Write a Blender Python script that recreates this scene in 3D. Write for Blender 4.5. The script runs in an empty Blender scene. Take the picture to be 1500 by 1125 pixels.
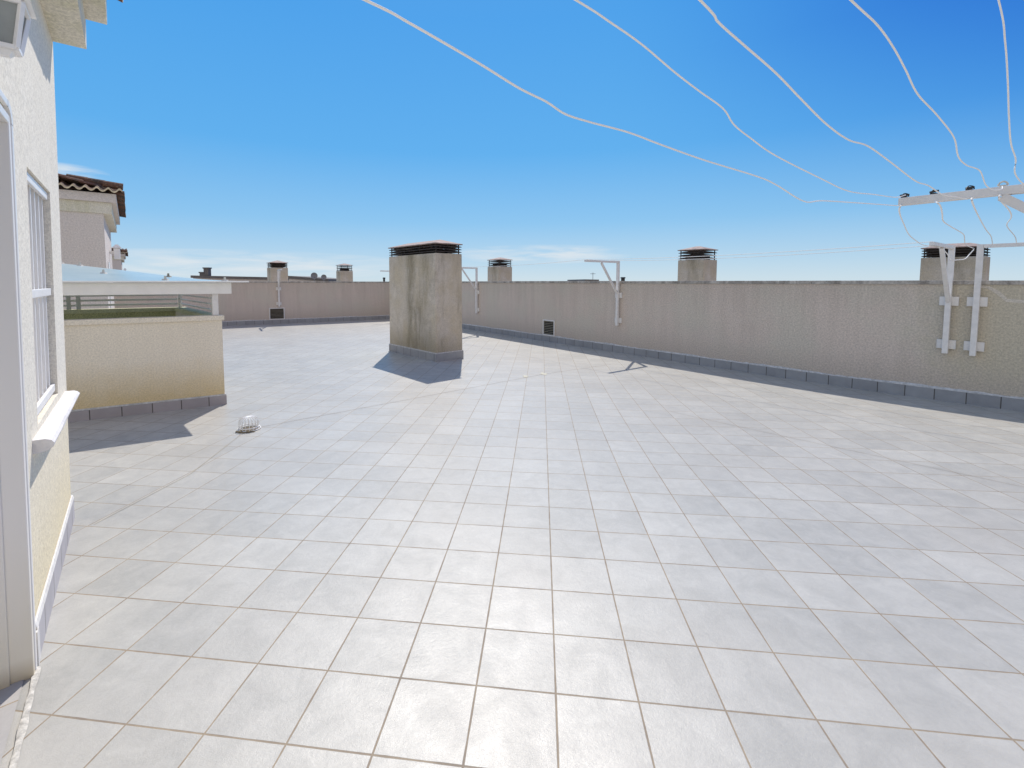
import bpy, bmesh, math, random
from mathutils import Vector, Matrix
random.seed(7)
scene = bpy.context.scene
col = scene.collection
R = math.radians

# ------------------------------------------------------------------ helpers
def link(o):
    col.objects.link(o)
    return o

def tag(o, label=None, cat=None, group=None, kind=None):
    if label: o['label'] = label
    if cat: o['category'] = cat
    if group: o['group'] = group
    if kind: o['kind'] = kind
    return o

def thing(name, label, cat, loc=(0, 0, 0), rz=0.0, group=None):
    o = bpy.data.objects.new(name, None)
    o.empty_display_size = 0.1
    link(o)
    o.location = loc
    o.rotation_euler = (0, 0, rz)
    return tag(o, label, cat, group)

def obj(name, bm, mat, parent=None, smooth=False, loc=None, rz=None):
    me = bpy.data.meshes.new(name)
    bmesh.ops.recalc_face_normals(bm, faces=bm.faces[:])
    bm.to_mesh(me)
    bm.free()
    mats = mat if isinstance(mat, (list, tuple)) else [mat]
    for m in mats:
        me.materials.append(m)
    if smooth:
        for p in me.polygons: p.use_smooth = True
    o = bpy.data.objects.new(name, me)
    link(o)
    if parent is not None: o.parent = parent
    if loc is not None: o.location = loc
    if rz is not None: o.rotation_euler = (0, 0, rz)
    return o

def BM(): return bmesh.new()

def box(bm, x0, x1, y0, y1, z0, z1, bev=0.0, M=None):
    vs = [Vector((x, y, z)) for z in (z0, z1) for y in (y0, y1) for x in (x0, x1)]
    if M is not None: vs = [M @ v for v in vs]
    v = [bm.verts.new(p) for p in vs]
    fs = [(0, 2, 3, 1), (4, 5, 7, 6), (0, 1, 5, 4), (2, 6, 7, 3), (0, 4, 6, 2), (1, 3, 7, 5)]
    faces = [bm.faces.new([v[i] for i in f]) for f in fs]
    if bev > 0:
        edges = list({e for f in faces for e in f.edges})
        bmesh.ops.bevel(bm, geom=edges, offset=bev, segments=2, profile=0.6, affect='EDGES')
    return faces

def prism(bm, base, top, bev=0.0):
    """solid between two loops of equal length"""
    n = len(base)
    a = [bm.verts.new(p) for p in base]
    b = [bm.verts.new(p) for p in top]
    fs = [bm.faces.new(list(reversed(a))), bm.faces.new(b)]
    for i in range(n):
        fs.append(bm.faces.new([a[i], a[(i + 1) % n], b[(i + 1) % n], b[i]]))
    if bev > 0:
        edges = list({e for f in fs for e in f.edges})
        bmesh.ops.bevel(bm, geom=edges, offset=bev, segments=2, profile=0.6, affect='EDGES')
    return fs

def bar(bm, p, q, w, h=None, bev=0.0, up=(0, 0, 1)):
    """square tube from p to q, w sideways, h along up"""
    h = h or w
    p, q = Vector(p), Vector(q)
    d = (q - p).normalized()
    up = Vector(up)
    if abs(d.dot(up)) > 0.98: up = Vector((0, 1, 0))
    s = d.cross(up).normalized()
    u = s.cross(d).normalized()
    lo = [p + s * a * w / 2 + u * b * h / 2 for a, b in ((-1, -1), (1, -1), (1, 1), (-1, 1))]
    hi = [q + s * a * w / 2 + u * b * h / 2 for a, b in ((-1, -1), (1, -1), (1, 1), (-1, 1))]
    prism(bm, lo, hi, bev)

def tube(bm, pts, r, seg=8):
    pts = [Vector(p) for p in pts]
    rings = []
    prev = None
    for i, p in enumerate(pts):
        a = pts[max(i - 1, 0)]
        b = pts[min(i + 1, len(pts) - 1)]
        d = (b - a).normalized()
        ref = Vector((0, 0, 1)) if abs(d.z) < 0.9 else Vector((1, 0, 0))
        s = d.cross(ref).normalized()
        u = s.cross(d).normalized()
        rings.append([bm.verts.new(p + (s * math.cos(2 * math.pi * k / seg) + u * math.sin(2 * math.pi * k / seg)) * r) for k in range(seg)])
    for i in range(len(rings) - 1):
        for k in range(seg):
            bm.faces.new([rings[i][k], rings[i][(k + 1) % seg], rings[i + 1][(k + 1) % seg], rings[i + 1][k]])
    bm.faces.new(list(reversed(rings[0])))
    bm.faces.new(rings[-1])

def spline(pts, sub=6):
    P = [Vector(p) for p in pts]
    out = []
    for i in range(len(P) - 1):
        a = P[max(i - 1, 0)]; b = P[i]; c = P[i + 1]; d = P[min(i + 2, len(P) - 1)]
        for k in range(sub):
            t = k / sub
            out.append(0.5 * ((2 * b) + (c - a) * t + (2 * a - 5 * b + 4 * c - d) * t * t + (3 * b - a - 3 * c + d) * t ** 3))
    out.append(P[-1])
    return out

def cyl(bm, c, r, z0, z1, seg=24, r2=None):
    r2 = r if r2 is None else r2
    lo = [Vector((c[0] + r * math.cos(2 * math.pi * k / seg), c[1] + r * math.sin(2 * math.pi * k / seg), z0)) for k in range(seg)]
    hi = [Vector((c[0] + r2 * math.cos(2 * math.pi * k / seg), c[1] + r2 * math.sin(2 * math.pi * k / seg), z1)) for k in range(seg)]
    prism(bm, lo, hi)

def children_of(o): return [c for c in bpy.data.objects if c.parent == o]

def dup(root, loc, rz, label, group=None):
    r = root.copy(); link(r)
    r.location = loc; r.rotation_euler = (0, 0, rz)
    r['label'] = label
    if group: r['group'] = group
    for ch in children_of(root):
        c = ch.copy(); link(c); c.parent = r
        for g in children_of(ch):
            d = g.copy(); link(d); d.parent = c
    return r

# ------------------------------------------------------------------ materials
class NT:
    def __init__(self, name):
        self.m = bpy.data.materials.new(name)
        self.m.use_nodes = True
        self.t = self.m.node_tree
        self.t.nodes.clear()
        self.out = self.t.nodes.new('ShaderNodeOutputMaterial')
        self.b = self.t.nodes.new('ShaderNodeBsdfPrincipled')
        self.t.links.new(self.b.outputs[0], self.out.inputs[0])
    def n(self, typ, **kw):
        nd = self.t.nodes.new(typ)
        for k, v in kw.items(): setattr(nd, k, v)
        return nd
    def put(self, sock, v):
        if isinstance(v, bpy.types.NodeSocket): self.t.links.new(v, sock)
        else: sock.default_value = v
    def math(self, op, a, b=None, c=None, clamp=False):
        nd = self.n('ShaderNodeMath', operation=op, use_clamp=clamp)
        self.put(nd.inputs[0], a)
        if b is not None: self.put(nd.inputs[1], b)
        if c is not None: self.put(nd.inputs[2], c)
        return nd.outputs[0]
    def coord(self, kind='Object'):
        return self.n('ShaderNodeTexCoord').outputs[kind]
    def geopos(self):
        return self.n('ShaderNodeNewGeometry').outputs['Position']
    def sep(self, v):
        nd = self.n('ShaderNodeSeparateXYZ'); self.put(nd.inputs[0], v); return nd.outputs
    def comb(self, x, y, z):
        nd = self.n('ShaderNodeCombineXYZ')
        for i, v in enumerate((x, y, z)): self.put(nd.inputs[i], v)
        return nd.outputs[0]
    def mapping(self, v, scale=(1, 1, 1), loc=(0, 0, 0)):
        nd = self.n('ShaderNodeMapping'); self.put(nd.inputs[0], v)
        nd.inputs['Scale'].default_value = scale; nd.inputs['Location'].default_value = loc
        return nd.outputs[0]
    def noise(self, v, scale=5, detail=4, rough=0.5, dist=0.0):
        nd = self.n('ShaderNodeTexNoise')
        self.put(nd.inputs['Vector'], v)
        nd.inputs['Scale'].default_value = scale; nd.inputs['Detail'].default_value = detail
        nd.inputs['Roughness'].default_value = rough; nd.inputs['Distortion'].default_value = dist
        return nd.outputs['Fac']
    def ramp(self, f, stops):
        nd = self.n('ShaderNodeValToRGB'); self.put(nd.inputs[0], f)
        cr = nd.color_ramp
        while len(cr.elements) < len(stops): cr.elements.new(0.5)
        for e, (p, c) in zip(cr.elements, stops):
            e.position = p
            e.color = (c, c, c, 1) if isinstance(c, (int, float)) else (*c, 1)
        return nd.outputs[0]
    def map(self, f, a, b, c, d, smooth=False):
        nd = self.n('ShaderNodeMapRange'); nd.clamp = True
        if smooth: nd.interpolation_type = 'SMOOTHSTEP'
        self.put(nd.inputs[0], f)
        for i, v in enumerate((a, b, c, d)): self.put(nd.inputs[i + 1], v)
        return nd.outputs[0]
    def mix(self, f, a, b, mode='MIX'):
        nd = self.n('ShaderNodeMix', data_type='RGBA', blend_type=mode)
        self.put(nd.inputs[0], f)
        for i, v in ((6, a), (7, b)):
            if isinstance(v, bpy.types.NodeSocket): self.put(nd.inputs[i], v)
            else: nd.inputs[i].default_value = (*v, 1) if len(v) == 3 else v
        return nd.outputs[2]
    def bump(self, h, strength=0.3, dist=0.01, normal=None):
        nd = self.n('ShaderNodeBump')
        nd.inputs['Strength'].default_value = strength; nd.inputs['Distance'].default_value = dist
        self.put(nd.inputs['Height'], h)
        if normal is not None: self.put(nd.inputs['Normal'], normal)
        return nd.outputs[0]
    def base(self, c):
        if isinstance(c, bpy.types.NodeSocket): self.put(self.b.inputs['Base Color'], c)
        else: self.b.inputs['Base Color'].default_value = (*c, 1)
    def set(self, **kw):
        for k, v in kw.items():
            self.put(self.b.inputs[k.replace('_', ' ')], v)

def M_plain(name, c, rough=0.5, var=0.08, metallic=0.0, scale=12, bump=0.0, spec=0.5):
    t = NT(name)
    n = t.noise(t.coord(), scale, 4, 0.6)
    f = t.map(n, 0.3, 0.7, 1 - var, 1 + var)
    t.base(t.mix(1.0, c, t.comb(f, f, f), 'MULTIPLY'))
    t.set(Roughness=rough, Metallic=metallic)
    t.b.inputs['Specular IOR Level'].default_value = spec
    if bump: t.put(t.b.inputs['Normal'], t.bump(n, bump, 0.01))
    return t.m

def M_stucco(name, c, dark, low=None, zone=None, top=None, grain=55, streak=0.4, bump=0.5, stain=(0.42, 0.62), low_h=(0.0, 0.5), warm=None, pit=0.4, bd=0.008):
    t = NT(name)
    P = t.coord()
    s = t.sep(P)
    big = t.noise(P, 1.1, 4, 0.55)
    mid = t.noise(P, 6.0, 5, 0.6)
    st = t.noise(t.mapping(P, (5.0, 5.0, 0.45)), 1.0, 4, 0.6)
    fine = t.noise(P, grain, 3, 0.65)
    grit = t.noise(P, grain * 2.6, 2, 0.5)
    f = t.math('ADD', t.math('MULTIPLY', t.map(st, stain[0], stain[1], 0, 1), streak), t.math('MULTIPLY', t.map(mid, 0.4, 0.7, 0, 1), 0.22), clamp=True)
    colr = t.mix(f, c, dark)
    if warm is not None:
        colr = t.mix(t.map(big, 0.45, 0.62, 0, 0.75), colr, warm)
    if top is not None:
        st3 = t.noise(t.mapping(P, (9.0, 9.0, 0.5), (2, 5, 1)), 1.0, 4, 0.65)
        tz = t.map(t.math('ADD', s[2], t.math('MULTIPLY', t.math('SUBTRACT', st3, 0.5), 1.8)), top[0], top[1], 0.0, 0.26, True)
        colr = t.mix(tz, colr, (dark[0] * 0.72, dark[1] * 0.70, dark[2] * 0.66))
    if zone is not None:
        colr = t.mix(t.map(t.math('ADD', s[0], t.math('MULTIPLY', mid, 1.2)), zone[0], zone[1], 0, 0.8, True), colr, zone[2])
    if low is not None:
        lz = t.map(t.math('ADD', s[2], t.math('MULTIPLY', t.math('SUBTRACT', mid, 0.5), 0.35)), low_h[0], low_h[1], 0.85, 0.0)
        colr = t.mix(lz, colr, low)
    g = t.map(fine, 0.32, 0.66, 1 - pit, 1.12)
    g2 = t.map(grit, 0.3, 0.7, 0.88, 1.1)
    gg = t.math('MULTIPLY', g, g2)
    colr = t.mix(1.0, colr, t.comb(gg, gg, gg), 'MULTIPLY')
    t.base(colr)
    t.set(Roughness=0.93)
    t.b.inputs['Specular IOR Level'].default_value = 0.2
    h = t.math('ADD', fine, t.math('MULTIPLY', grit, 0.5))
    t.put(t.b.inputs['Normal'], t.bump(h, bump, bd))
    return t.m

TILE = 0.2003 * 1.65
PSI = -0.1274

def tile_nodes(t, P, size, ox, oy, rot, grout_w, base_c, base_d, grout_c, tint=None):
    s = t.sep(P)
    c, sn = math.cos(rot), math.sin(rot)
    X = t.math('ADD', t.math('MULTIPLY', s[0], c), t.math('MULTIPLY', s[1], sn))
    Y = t.math('SUBTRACT', t.math('MULTIPLY', s[1], c), t.math('MULTIPLY', s[0], sn))
    u = t.math('DIVIDE', t.math('SUBTRACT', X, ox), size)
    v = t.math('DIVIDE', t.math('SUBTRACT', Y, oy), size)
    fu, fv = t.math('FLOOR', u), t.math('FLOOR', v)
    wob = t.math('MULTIPLY', t.math('SUBTRACT', t.noise(P, 9, 3, 0.6), 0.5), 0.012)
    def edge(w, f):
        d = t.math('ABSOLUTE', t.math('SUBTRACT', t.math('SUBTRACT', w, f), 0.5))
        return t.math('ADD', d, wob)
    ex = t.math('MAXIMUM', edge(u, fu), edge(v, fv))
    g = grout_w / size / 2
    gm = t.map(ex, 0.5 - g * 1.15, 0.5 - g * 0.75, 0, 1)
    wn = t.n('ShaderNodeTexWhiteNoise', noise_dimensions='3D')
    t.put(wn.inputs['Vector'], t.comb(fu, fv, 3.7))
    r1 = wn.outputs['Value']
    t.tile_id = t.comb(fu, fv, 8.1)
    ws = t.sep(wn.outputs['Color'])
    off = t.comb(t.math('MULTIPLY', ws[0], 37.0), t.math('MULTIPLY', ws[1], 37.0), t.math('MULTIPLY', ws[2], 9.0))
    va = t.n('ShaderNodeVectorMath', operation='ADD'); t.put(va.inputs[0], P); t.put(va.inputs[1], off)
    Q = va.outputs[0]
    cloud = t.noise(Q, 6.5, 5, 0.6, 0.6)
    speck = t.noise(Q, 60, 3, 0.6)
    f = t.math('ADD', t.math('MULTIPLY', t.map(cloud, 0.33, 0.68, 0, 1), 0.7), t.math('MULTIPLY', r1, 0.46), clamp=True)
    colr = t.mix(f, base_c, base_d)
    sp = t.map(speck, 0.3, 0.7, 0.96, 1.03)
    colr = t.mix(1.0, colr, t.comb(sp, sp, sp), 'MULTIPLY')
    dirt = t.noise(P, 0.55, 4, 0.6)
    if tint is not None:
        colr = t.mix(t.map(dirt, 0.45, 0.7, 0, 0.35), colr, tint)
    gv = t.noise(P, 4.5, 5, 0.75)
    gcol = t.mix(t.map(gv, 0.35, 0.65, 0, 1), grout_c[0], grout_c[1])
    return colr, gcol, gm, Q, cloud, speck

def M_floor():
    t = NT('terrace_tile')
    P = t.geopos()
    colr, gcol, gm, Q, cloud, speck = tile_nodes(t, P, TILE, 0.0439 * 1.65, 1.2883 * 1.65, PSI, 0.0076,
        (0.525, 0.506, 0.456), (0.395, 0.384, 0.350), ((0.33, 0.255, 0.165), (0.22, 0.17, 0.12)), (0.44, 0.405, 0.35))
    rub = t.noise(t.mapping(P, (1.2, 1.2, 1.2)), 1.0, 5, 0.65)
    k = t.map(rub, 0.3, 0.7, 0.93, 1.04)
    colr = t.mix(1.0, colr, t.comb(k, k, k), 'MULTIPLY')
    t.base(t.mix(t.math('MULTIPLY', gm, 0.9), colr, gcol))
    t.set(Roughness=t.math('ADD', t.map(cloud, 0.3, 0.7, 0.34, 0.42), t.math('MULTIPLY', gm, 0.35)))
    t.b.inputs['Specular IOR Level'].default_value = 0.5
    fine = t.noise(Q, 300, 2, 0.7)
    h = t.math('ADD', t.math('MULTIPLY', fine, 0.5), t.math('MULTIPLY', speck, 0.6))
    wn2 = t.n('ShaderNodeTexWhiteNoise', noise_dimensions='3D'); t.put(wn2.inputs['Vector'], t.tile_id)
    cs = t.n('ShaderNodeVectorMath', operation='SUBTRACT'); t.put(cs.inputs[0], wn2.outputs['Color']); cs.inputs[1].default_value = (0.5, 0.5, 0.5)
    sc_ = t.n('ShaderNodeVectorMath', operation='SCALE'); t.put(sc_.inputs[0], cs.outputs[0]); sc_.inputs['Scale'].default_value = 0.009
    ad = t.n('ShaderNodeVectorMath', operation='ADD'); t.put(ad.inputs[0], sc_.outputs[0]); t.put(ad.inputs[1], t.n('ShaderNodeNewGeometry').outputs['Normal'])
    nn = t.n('ShaderNodeVectorMath', operation='NORMALIZE'); t.put(nn.inputs[0], ad.outputs[0])
    nb = t.bump(h, 0.5, 0.0035, nn.outputs[0])
    ng = t.bump(t.math('SUBTRACT', 1.0, gm), 0.35, 0.003, nb)
    t.put(t.b.inputs['Normal'], ng)
    return t.m

def M_skirt(name, a, b, size=TILE, off=0.0, gro=(0.09, 0.08, 0.07)):
    """row of skirting tiles: joints along local X"""
    t = NT(name)
    P = t.coord()
    s = t.sep(P)
    u = t.math('DIVIDE', t.math('SUBTRACT', s[0], off), size)
    fu = t.math('FLOOR', u)
    e = t.math('ABSOLUTE', t.math('SUBTRACT', t.math('SUBTRACT', u, fu), 0.5))
    gm = t.map(e, 0.478, 0.487, 0, 1)
    wn = t.n('ShaderNodeTexWhiteNoise', noise_dimensions='1D'); t.put(wn.inputs['W'], fu)
    cl = t.noise(P, 5, 5, 0.6)
    f = t.math('ADD', t.math('MULTIPLY', t.map(cl, 0.35, 0.65, 0, 1), 0.55), t.math('MULTIPLY', wn.outputs['Value'], 0.45), clamp=True)
    colr = t.mix(f, a, b)
    t.base(t.mix(gm, colr, gro))
    t.set(Roughness=0.5)
    t.put(t.b.inputs['Normal'], t.bump(t.math('SUBTRACT', t.noise(P, 60, 3), gm), 0.25, 0.004))
    return t.m

def M_rooftile():
    t = NT('clay_tile')
    P = t.coord()
    a = t.noise(P, 2.5, 5, 0.65)
    b = t.noise(P, 18, 4, 0.6)
    c = t.mix(t.map(a, 0.4, 0.62, 0, 1), (0.16, 0.075, 0.045), (0.055, 0.045, 0.038))
    c = t.mix(t.map(b, 0.55, 0.7, 0, 0.6), c, (0.30, 0.24, 0.17))
    t.base(c); t.set(Roughness=0.85)
    t.put(t.b.inputs['Normal'], t.bump(b, 0.4, 0.01))
    return t.m

def M_capstone():
    t = NT('terracotta_cap')
    P = t.coord()
    a = t.noise(P, 7, 5, 0.65)
    c = t.mix(t.map(a, 0.35, 0.65, 0, 1), (0.44, 0.33, 0.285), (0.26, 0.20, 0.175))
    t.base(c); t.set(Roughness=0.8)
    t.put(t.b.inputs['Normal'], t.bump(a, 0.3, 0.01))
    return t.m

def M_chimney(name='chimney_stucco', streak=0.0):
    t = NT(name)
    P = t.coord()
    s = t.sep(P)
    big = t.noise(P, 1.6, 4, 0.55)
    mid = t.noise(P, 7.0, 5, 0.62)
    st = t.noise(t.mapping(P, (2.3, 2.3, 0.42), (0.9, 0.3, 0.4)), 1.0, 6, 0.7)
    st2 = t.noise(t.mapping(P, (14, 14, 0.9), (3, 1, 2)), 1.0, 4, 0.6)
    fine = t.noise(P, 48, 3, 0.65)
    grit = t.noise(P, 130, 2, 0.5)
    c = t.mix(t.map(mid, 0.35, 0.7, 0, 1), (0.69, 0.615, 0.52), (0.58, 0.51, 0.42))
    c = t.mix(t.map(big, 0.42, 0.6, 0, 0.7), c, (0.58, 0.49, 0.35))
    algae = t.math('MULTIPLY', t.map(st, 0.5, 0.70, 0, 1, True), t.map(st2, 0.3, 0.6, 0.55, 1.0))
    c = t.mix(t.math('MULTIPLY', algae, 0.75), c, (0.24, 0.205, 0.14))
    if streak:
        xx = t.math('ADD', t.math('SUBTRACT', s[0], 0.02), t.math('MULTIPLY', t.math('SUBTRACT', mid, 0.5), 0.35))
        band = t.map(t.math('ABSOLUTE', xx), 0.03, 0.30, 1.0, 0.0, True)
        band2 = t.map(t.math('ABSOLUTE', t.math('SUBTRACT', xx, -0.62)), 0.02, 0.30, 0.55, 0.0, True)
        bb = t.math('MULTIPLY', t.math('MAXIMUM', band, band2), t.map(t.noise(t.mapping(P, (9, 9, 1.6), (4, 4, 4)), 1.0, 5, 0.7), 0.32, 0.62, 0.25, 1.0))
        c = t.mix(t.math('MULTIPLY', bb, streak), c, (0.20, 0.17, 0.10))
    top = t.map(t.math('ADD', s[2], t.math('MULTIPLY', st2, 0.5)), 2.1, 2.75, 0, 0.35)
    c = t.mix(top, c, (0.25, 0.22, 0.18))
    bot = t.map(t.math('ADD', s[2], t.math('MULTIPLY', mid, 0.4)), 0.35, 0.75, 0.5, 0)
    c = t.mix(bot, c, (0.30, 0.25, 0.17))
    g = t.map(fine, 0.3, 0.68, 0.80, 1.10)
    g2 = t.map(grit, 0.3, 0.7, 0.85, 1.12)
    gg = t.math('MULTIPLY', g, g2)
    t.base(t.mix(1.0, c, t.comb(gg, gg, gg), 'MULTIPLY'))
    t.set(Roughness=0.95)
    t.b.inputs['Specular IOR Level'].default_value = 0.2
    t.put(t.b.inputs['Normal'], t.bump(t.math('ADD', fine, t.math('MULTIPLY', grit, 0.5)), 0.5, 0.008))
    return t.m

def M_poly():
    t = NT('polycarbonate_sheet')
    P = t.coord()
    s = t.sep(P)
    rib = t.math('ABSOLUTE', t.math('SUBTRACT', t.math('FRACT', t.math('MULTIPLY', s[0], 30.0)), 0.5))
    n = t.noise(P, 2.2, 4, 0.6)
    c = t.mix(t.map(n, 0.3, 0.7, 0, 1), (0.34, 0.455, 0.465), (0.42, 0.52, 0.52))
    t.base(t.mix(t.map(rib, 0.42, 0.5, 0, 0.25), c, (0.5, 0.58, 0.6)))
    t.set(Roughness=0.3)
    return t.m

floor_m = M_floor()
wall_m = M_stucco('parapet_stucco', (0.67, 0.57, 0.49), (0.56, 0.475, 0.405), low=(0.57, 0.48, 0.40), grain=40, streak=0.4, warm=(0.62, 0.56, 0.47), low_h=(0.0, 0.5), pit=0.22, top=(0.9, 1.75), zone=(18.9, 19.9, (0.56, 0.50, 0.375)))
house_m = M_stucco('cream_render', (0.82, 0.765, 0.66), (0.76, 0.70, 0.585), low=(0.82, 0.71, 0.47), grain=42, streak=0.3, bump=0.4, low_h=(0.1, 1.1), pit=0.10, bd=0.005)
soffit_m = M_stucco('soffit_render', (0.78, 0.72, 0.60), (0.66, 0.62, 0.45), grain=36, streak=0.6, bump=0.5, pit=0.18)
far_m = M_stucco('pinkish_render', (0.72, 0.645, 0.585), (0.67, 0.59, 0.525), grain=30, streak=0.2, pit=0.1)
planter_m = M_stucco('tan_render', (0.85, 0.765, 0.63), (0.765, 0.68, 0.545), low=(0.66, 0.51, 0.27), grain=52, streak=0.3, bump=0.22, low_h=(0.06, 0.6), pit=0.13)
lime_m = M_stucco('limewashed_rim', (0.74, 0.71, 0.50), (0.62, 0.60, 0.38), grain=40, streak=0.3, pit=0.12)
moss_m = M_stucco('mossy_render', (0.72, 0.69, 0.40), (0.60, 0.58, 0.31), grain=40, streak=0.6)
chim_m = M_chimney()
chim_big_m = M_chimney('tall_chimney_stucco', 0.62)
coping_m = M_stucco('coping_mortar', (0.52, 0.48, 0.43), (0.30, 0.27, 0.24), grain=22, streak=0.8, pit=0.35)
patch_m = M_stucco('repair_mortar', (0.68, 0.61, 0.52), (0.60, 0.54, 0.45), grain=40, streak=0.2, pit=0.2)
mortar_m = M_plain('skirting_mortar', (0.56, 0.545, 0.53), 0.9, 0.25, scale=20, bump=0.4)
white_mortar_m = M_plain('white_mortar', (0.74, 0.715, 0.67), 0.85, 0.12, scale=25, bump=0.4)
seam_m = M_plain('seam_mortar', (0.54, 0.51, 0.45), 0.9, 0.35, scale=38, bump=0.6)
skirt_m = M_skirt('skirting_tile', (0.37, 0.37, 0.38), (0.27, 0.27, 0.28))
skirt_pale_m = M_skirt('skirting_tile_pale', (0.52, 0.50, 0.52), (0.42, 0.40, 0.42), off=0.12)
skirt_planter_m = M_skirt('skirting_tile_mauve', (0.40, 0.36, 0.37), (0.33, 0.295, 0.30), off=0.2)
white_m = M_plain('white_paint', (0.90, 0.88, 0.85), 0.4, 0.05, scale=9)
pvc_m = M_plain('white_pvc', (0.86, 0.83, 0.785), 0.35, 0.03, scale=6)
def M_door():
    t = NT('stained_pvc')
    P = t.coord(); s = t.sep(P)
    n = t.noise(t.mapping(P, (6, 6, 1.2)), 1.0, 4, 0.6)
    z = t.map(t.math('ADD', s[2], t.math('MULTIPLY', t.math('SUBTRACT', n, 0.5), 0.5)), -0.1, 0.65, 0.75, 0.0, True)
    edge = t.map(s[2], -0.09, 0.03, 0.8, 0.0)
    c = t.mix(z, (0.86, 0.825, 0.775), (0.80, 0.73, 0.56))
    t.base(t.mix(edge, c, (0.42, 0.31, 0.15))); t.set(Roughness=0.4)
    return t.m
door_m = M_door()
blind_m = M_plain('blind_slats', (0.60, 0.58, 0.57), 0.5, 0.03, scale=6)
steel_m = M_plain('white_steel', (0.76, 0.73, 0.70), 0.42, 0.08, scale=14)
rust_m = M_plain('rusted_louvre', (0.055, 0.042, 0.035), 0.6, 0.35, scale=18, spec=0.3)
dark_m = M_plain('dark_void', (0.02, 0.018, 0.015), 0.9, 0.2)
louvre_m = M_plain('louvre_metal', (0.30, 0.26, 0.19), 0.55, 0.15)
clip_m = M_plain('black_clip', (0.03, 0.03, 0.03), 0.5, 0.1)
clip_white_m = M_plain('white_clip', (0.62, 0.58, 0.5), 0.5, 0.1)
rope_m = M_plain('clothesline_rope', (0.93, 0.91, 0.88), 0.6, 0.01, scale=30)
clay_m = M_rooftile()
cap_m = M_capstone()
poly_m = M_poly()
beam_m = M_plain('beam_paint', (0.88, 0.845, 0.79), 0.5, 0.05, scale=5)
tile_end_m = M_plain('tile_end_mortar', (0.68, 0.56, 0.38), 0.9, 0.2, scale=9)
glass_m = M_plain('frosted_glass', (0.30, 0.32, 0.31), 0.25, 0.12, scale=8)
sealant_m = M_plain('sealant', (0.52, 0.49, 0.37), 0.7, 0.15, scale=30)
sill_m = M_plain('sill_stone', (0.74, 0.71, 0.69), 0.75, 0.08, scale=30, bump=0.35)
wire_m = M_plain('drain_wire', (0.90, 0.88, 0.84), 0.45, 0.08, scale=30)
roof_far_m = M_plain('far_roof', (0.16, 0.145, 0.135), 0.85, 0.2, scale=1.0)
dish_m = M_plain('dish_grey', (0.25, 0.25, 0.26), 0.6, 0.1)
ground_m = M_plain('town_ground', (0.22, 0.20, 0.17), 0.95, 0.25, scale=0.05)

# ------------------------------------------------------------------ floor levels
def zf(x, y):
    p = 0.0101 * x - 0.0265 * y
    s, w = -0.13, 0.02
    return s + w * math.log(1 + math.exp((p - s) / w))

def direc(az): return Vector((math.sin(R(az)), math.cos(R(az)), 0))
KC = Vector((-4.10, 22.12, 0))                     # far corner of the parapets
WD = -direc(-35.14)                                # along right parapet, towards the viewer's right
BD = -direc(59.87)                                 # along rear parapet, towards the left

# ------------------------------------------------------------------ ground and terrace
g = BM()
S = 3000
v = [g.verts.new(p) for p in ((-S, -S, -10), (S, -S, -10), (S, S, -10), (-S, S, -10))]
g.faces.new(v)
tag(obj('ground', g, ground_m), kind='structure')

g = BM()
step = 0.5
nu, nv = 68, 60
grid = {}
for i in range(nu + 1):
    for j in range(nv + 1):
        p = KC + WD * (i * step - 0.05) + BD * (j * step - 0.05)
        grid[i, j] = g.verts.new((p.x, p.y, zf(p.x, p.y)))
for i in range(nu):
    for j in range(nv):
        g.faces.new([grid[i, j], grid[i + 1, j], grid[i + 1, j + 1], grid[i, j + 1]])
bmesh.ops.reverse_faces(g, faces=g.faces[:])
fl = obj('terrace_floor', g, floor_m, smooth=True)
if fl.data.polygons[0].normal.z < 0: fl.data.flip_normals()
tag(fl, kind='structure')

# ------------------------------------------------------------------ parapet walls
def rz_of(d): return math.atan2(d.y, d.x)

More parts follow.
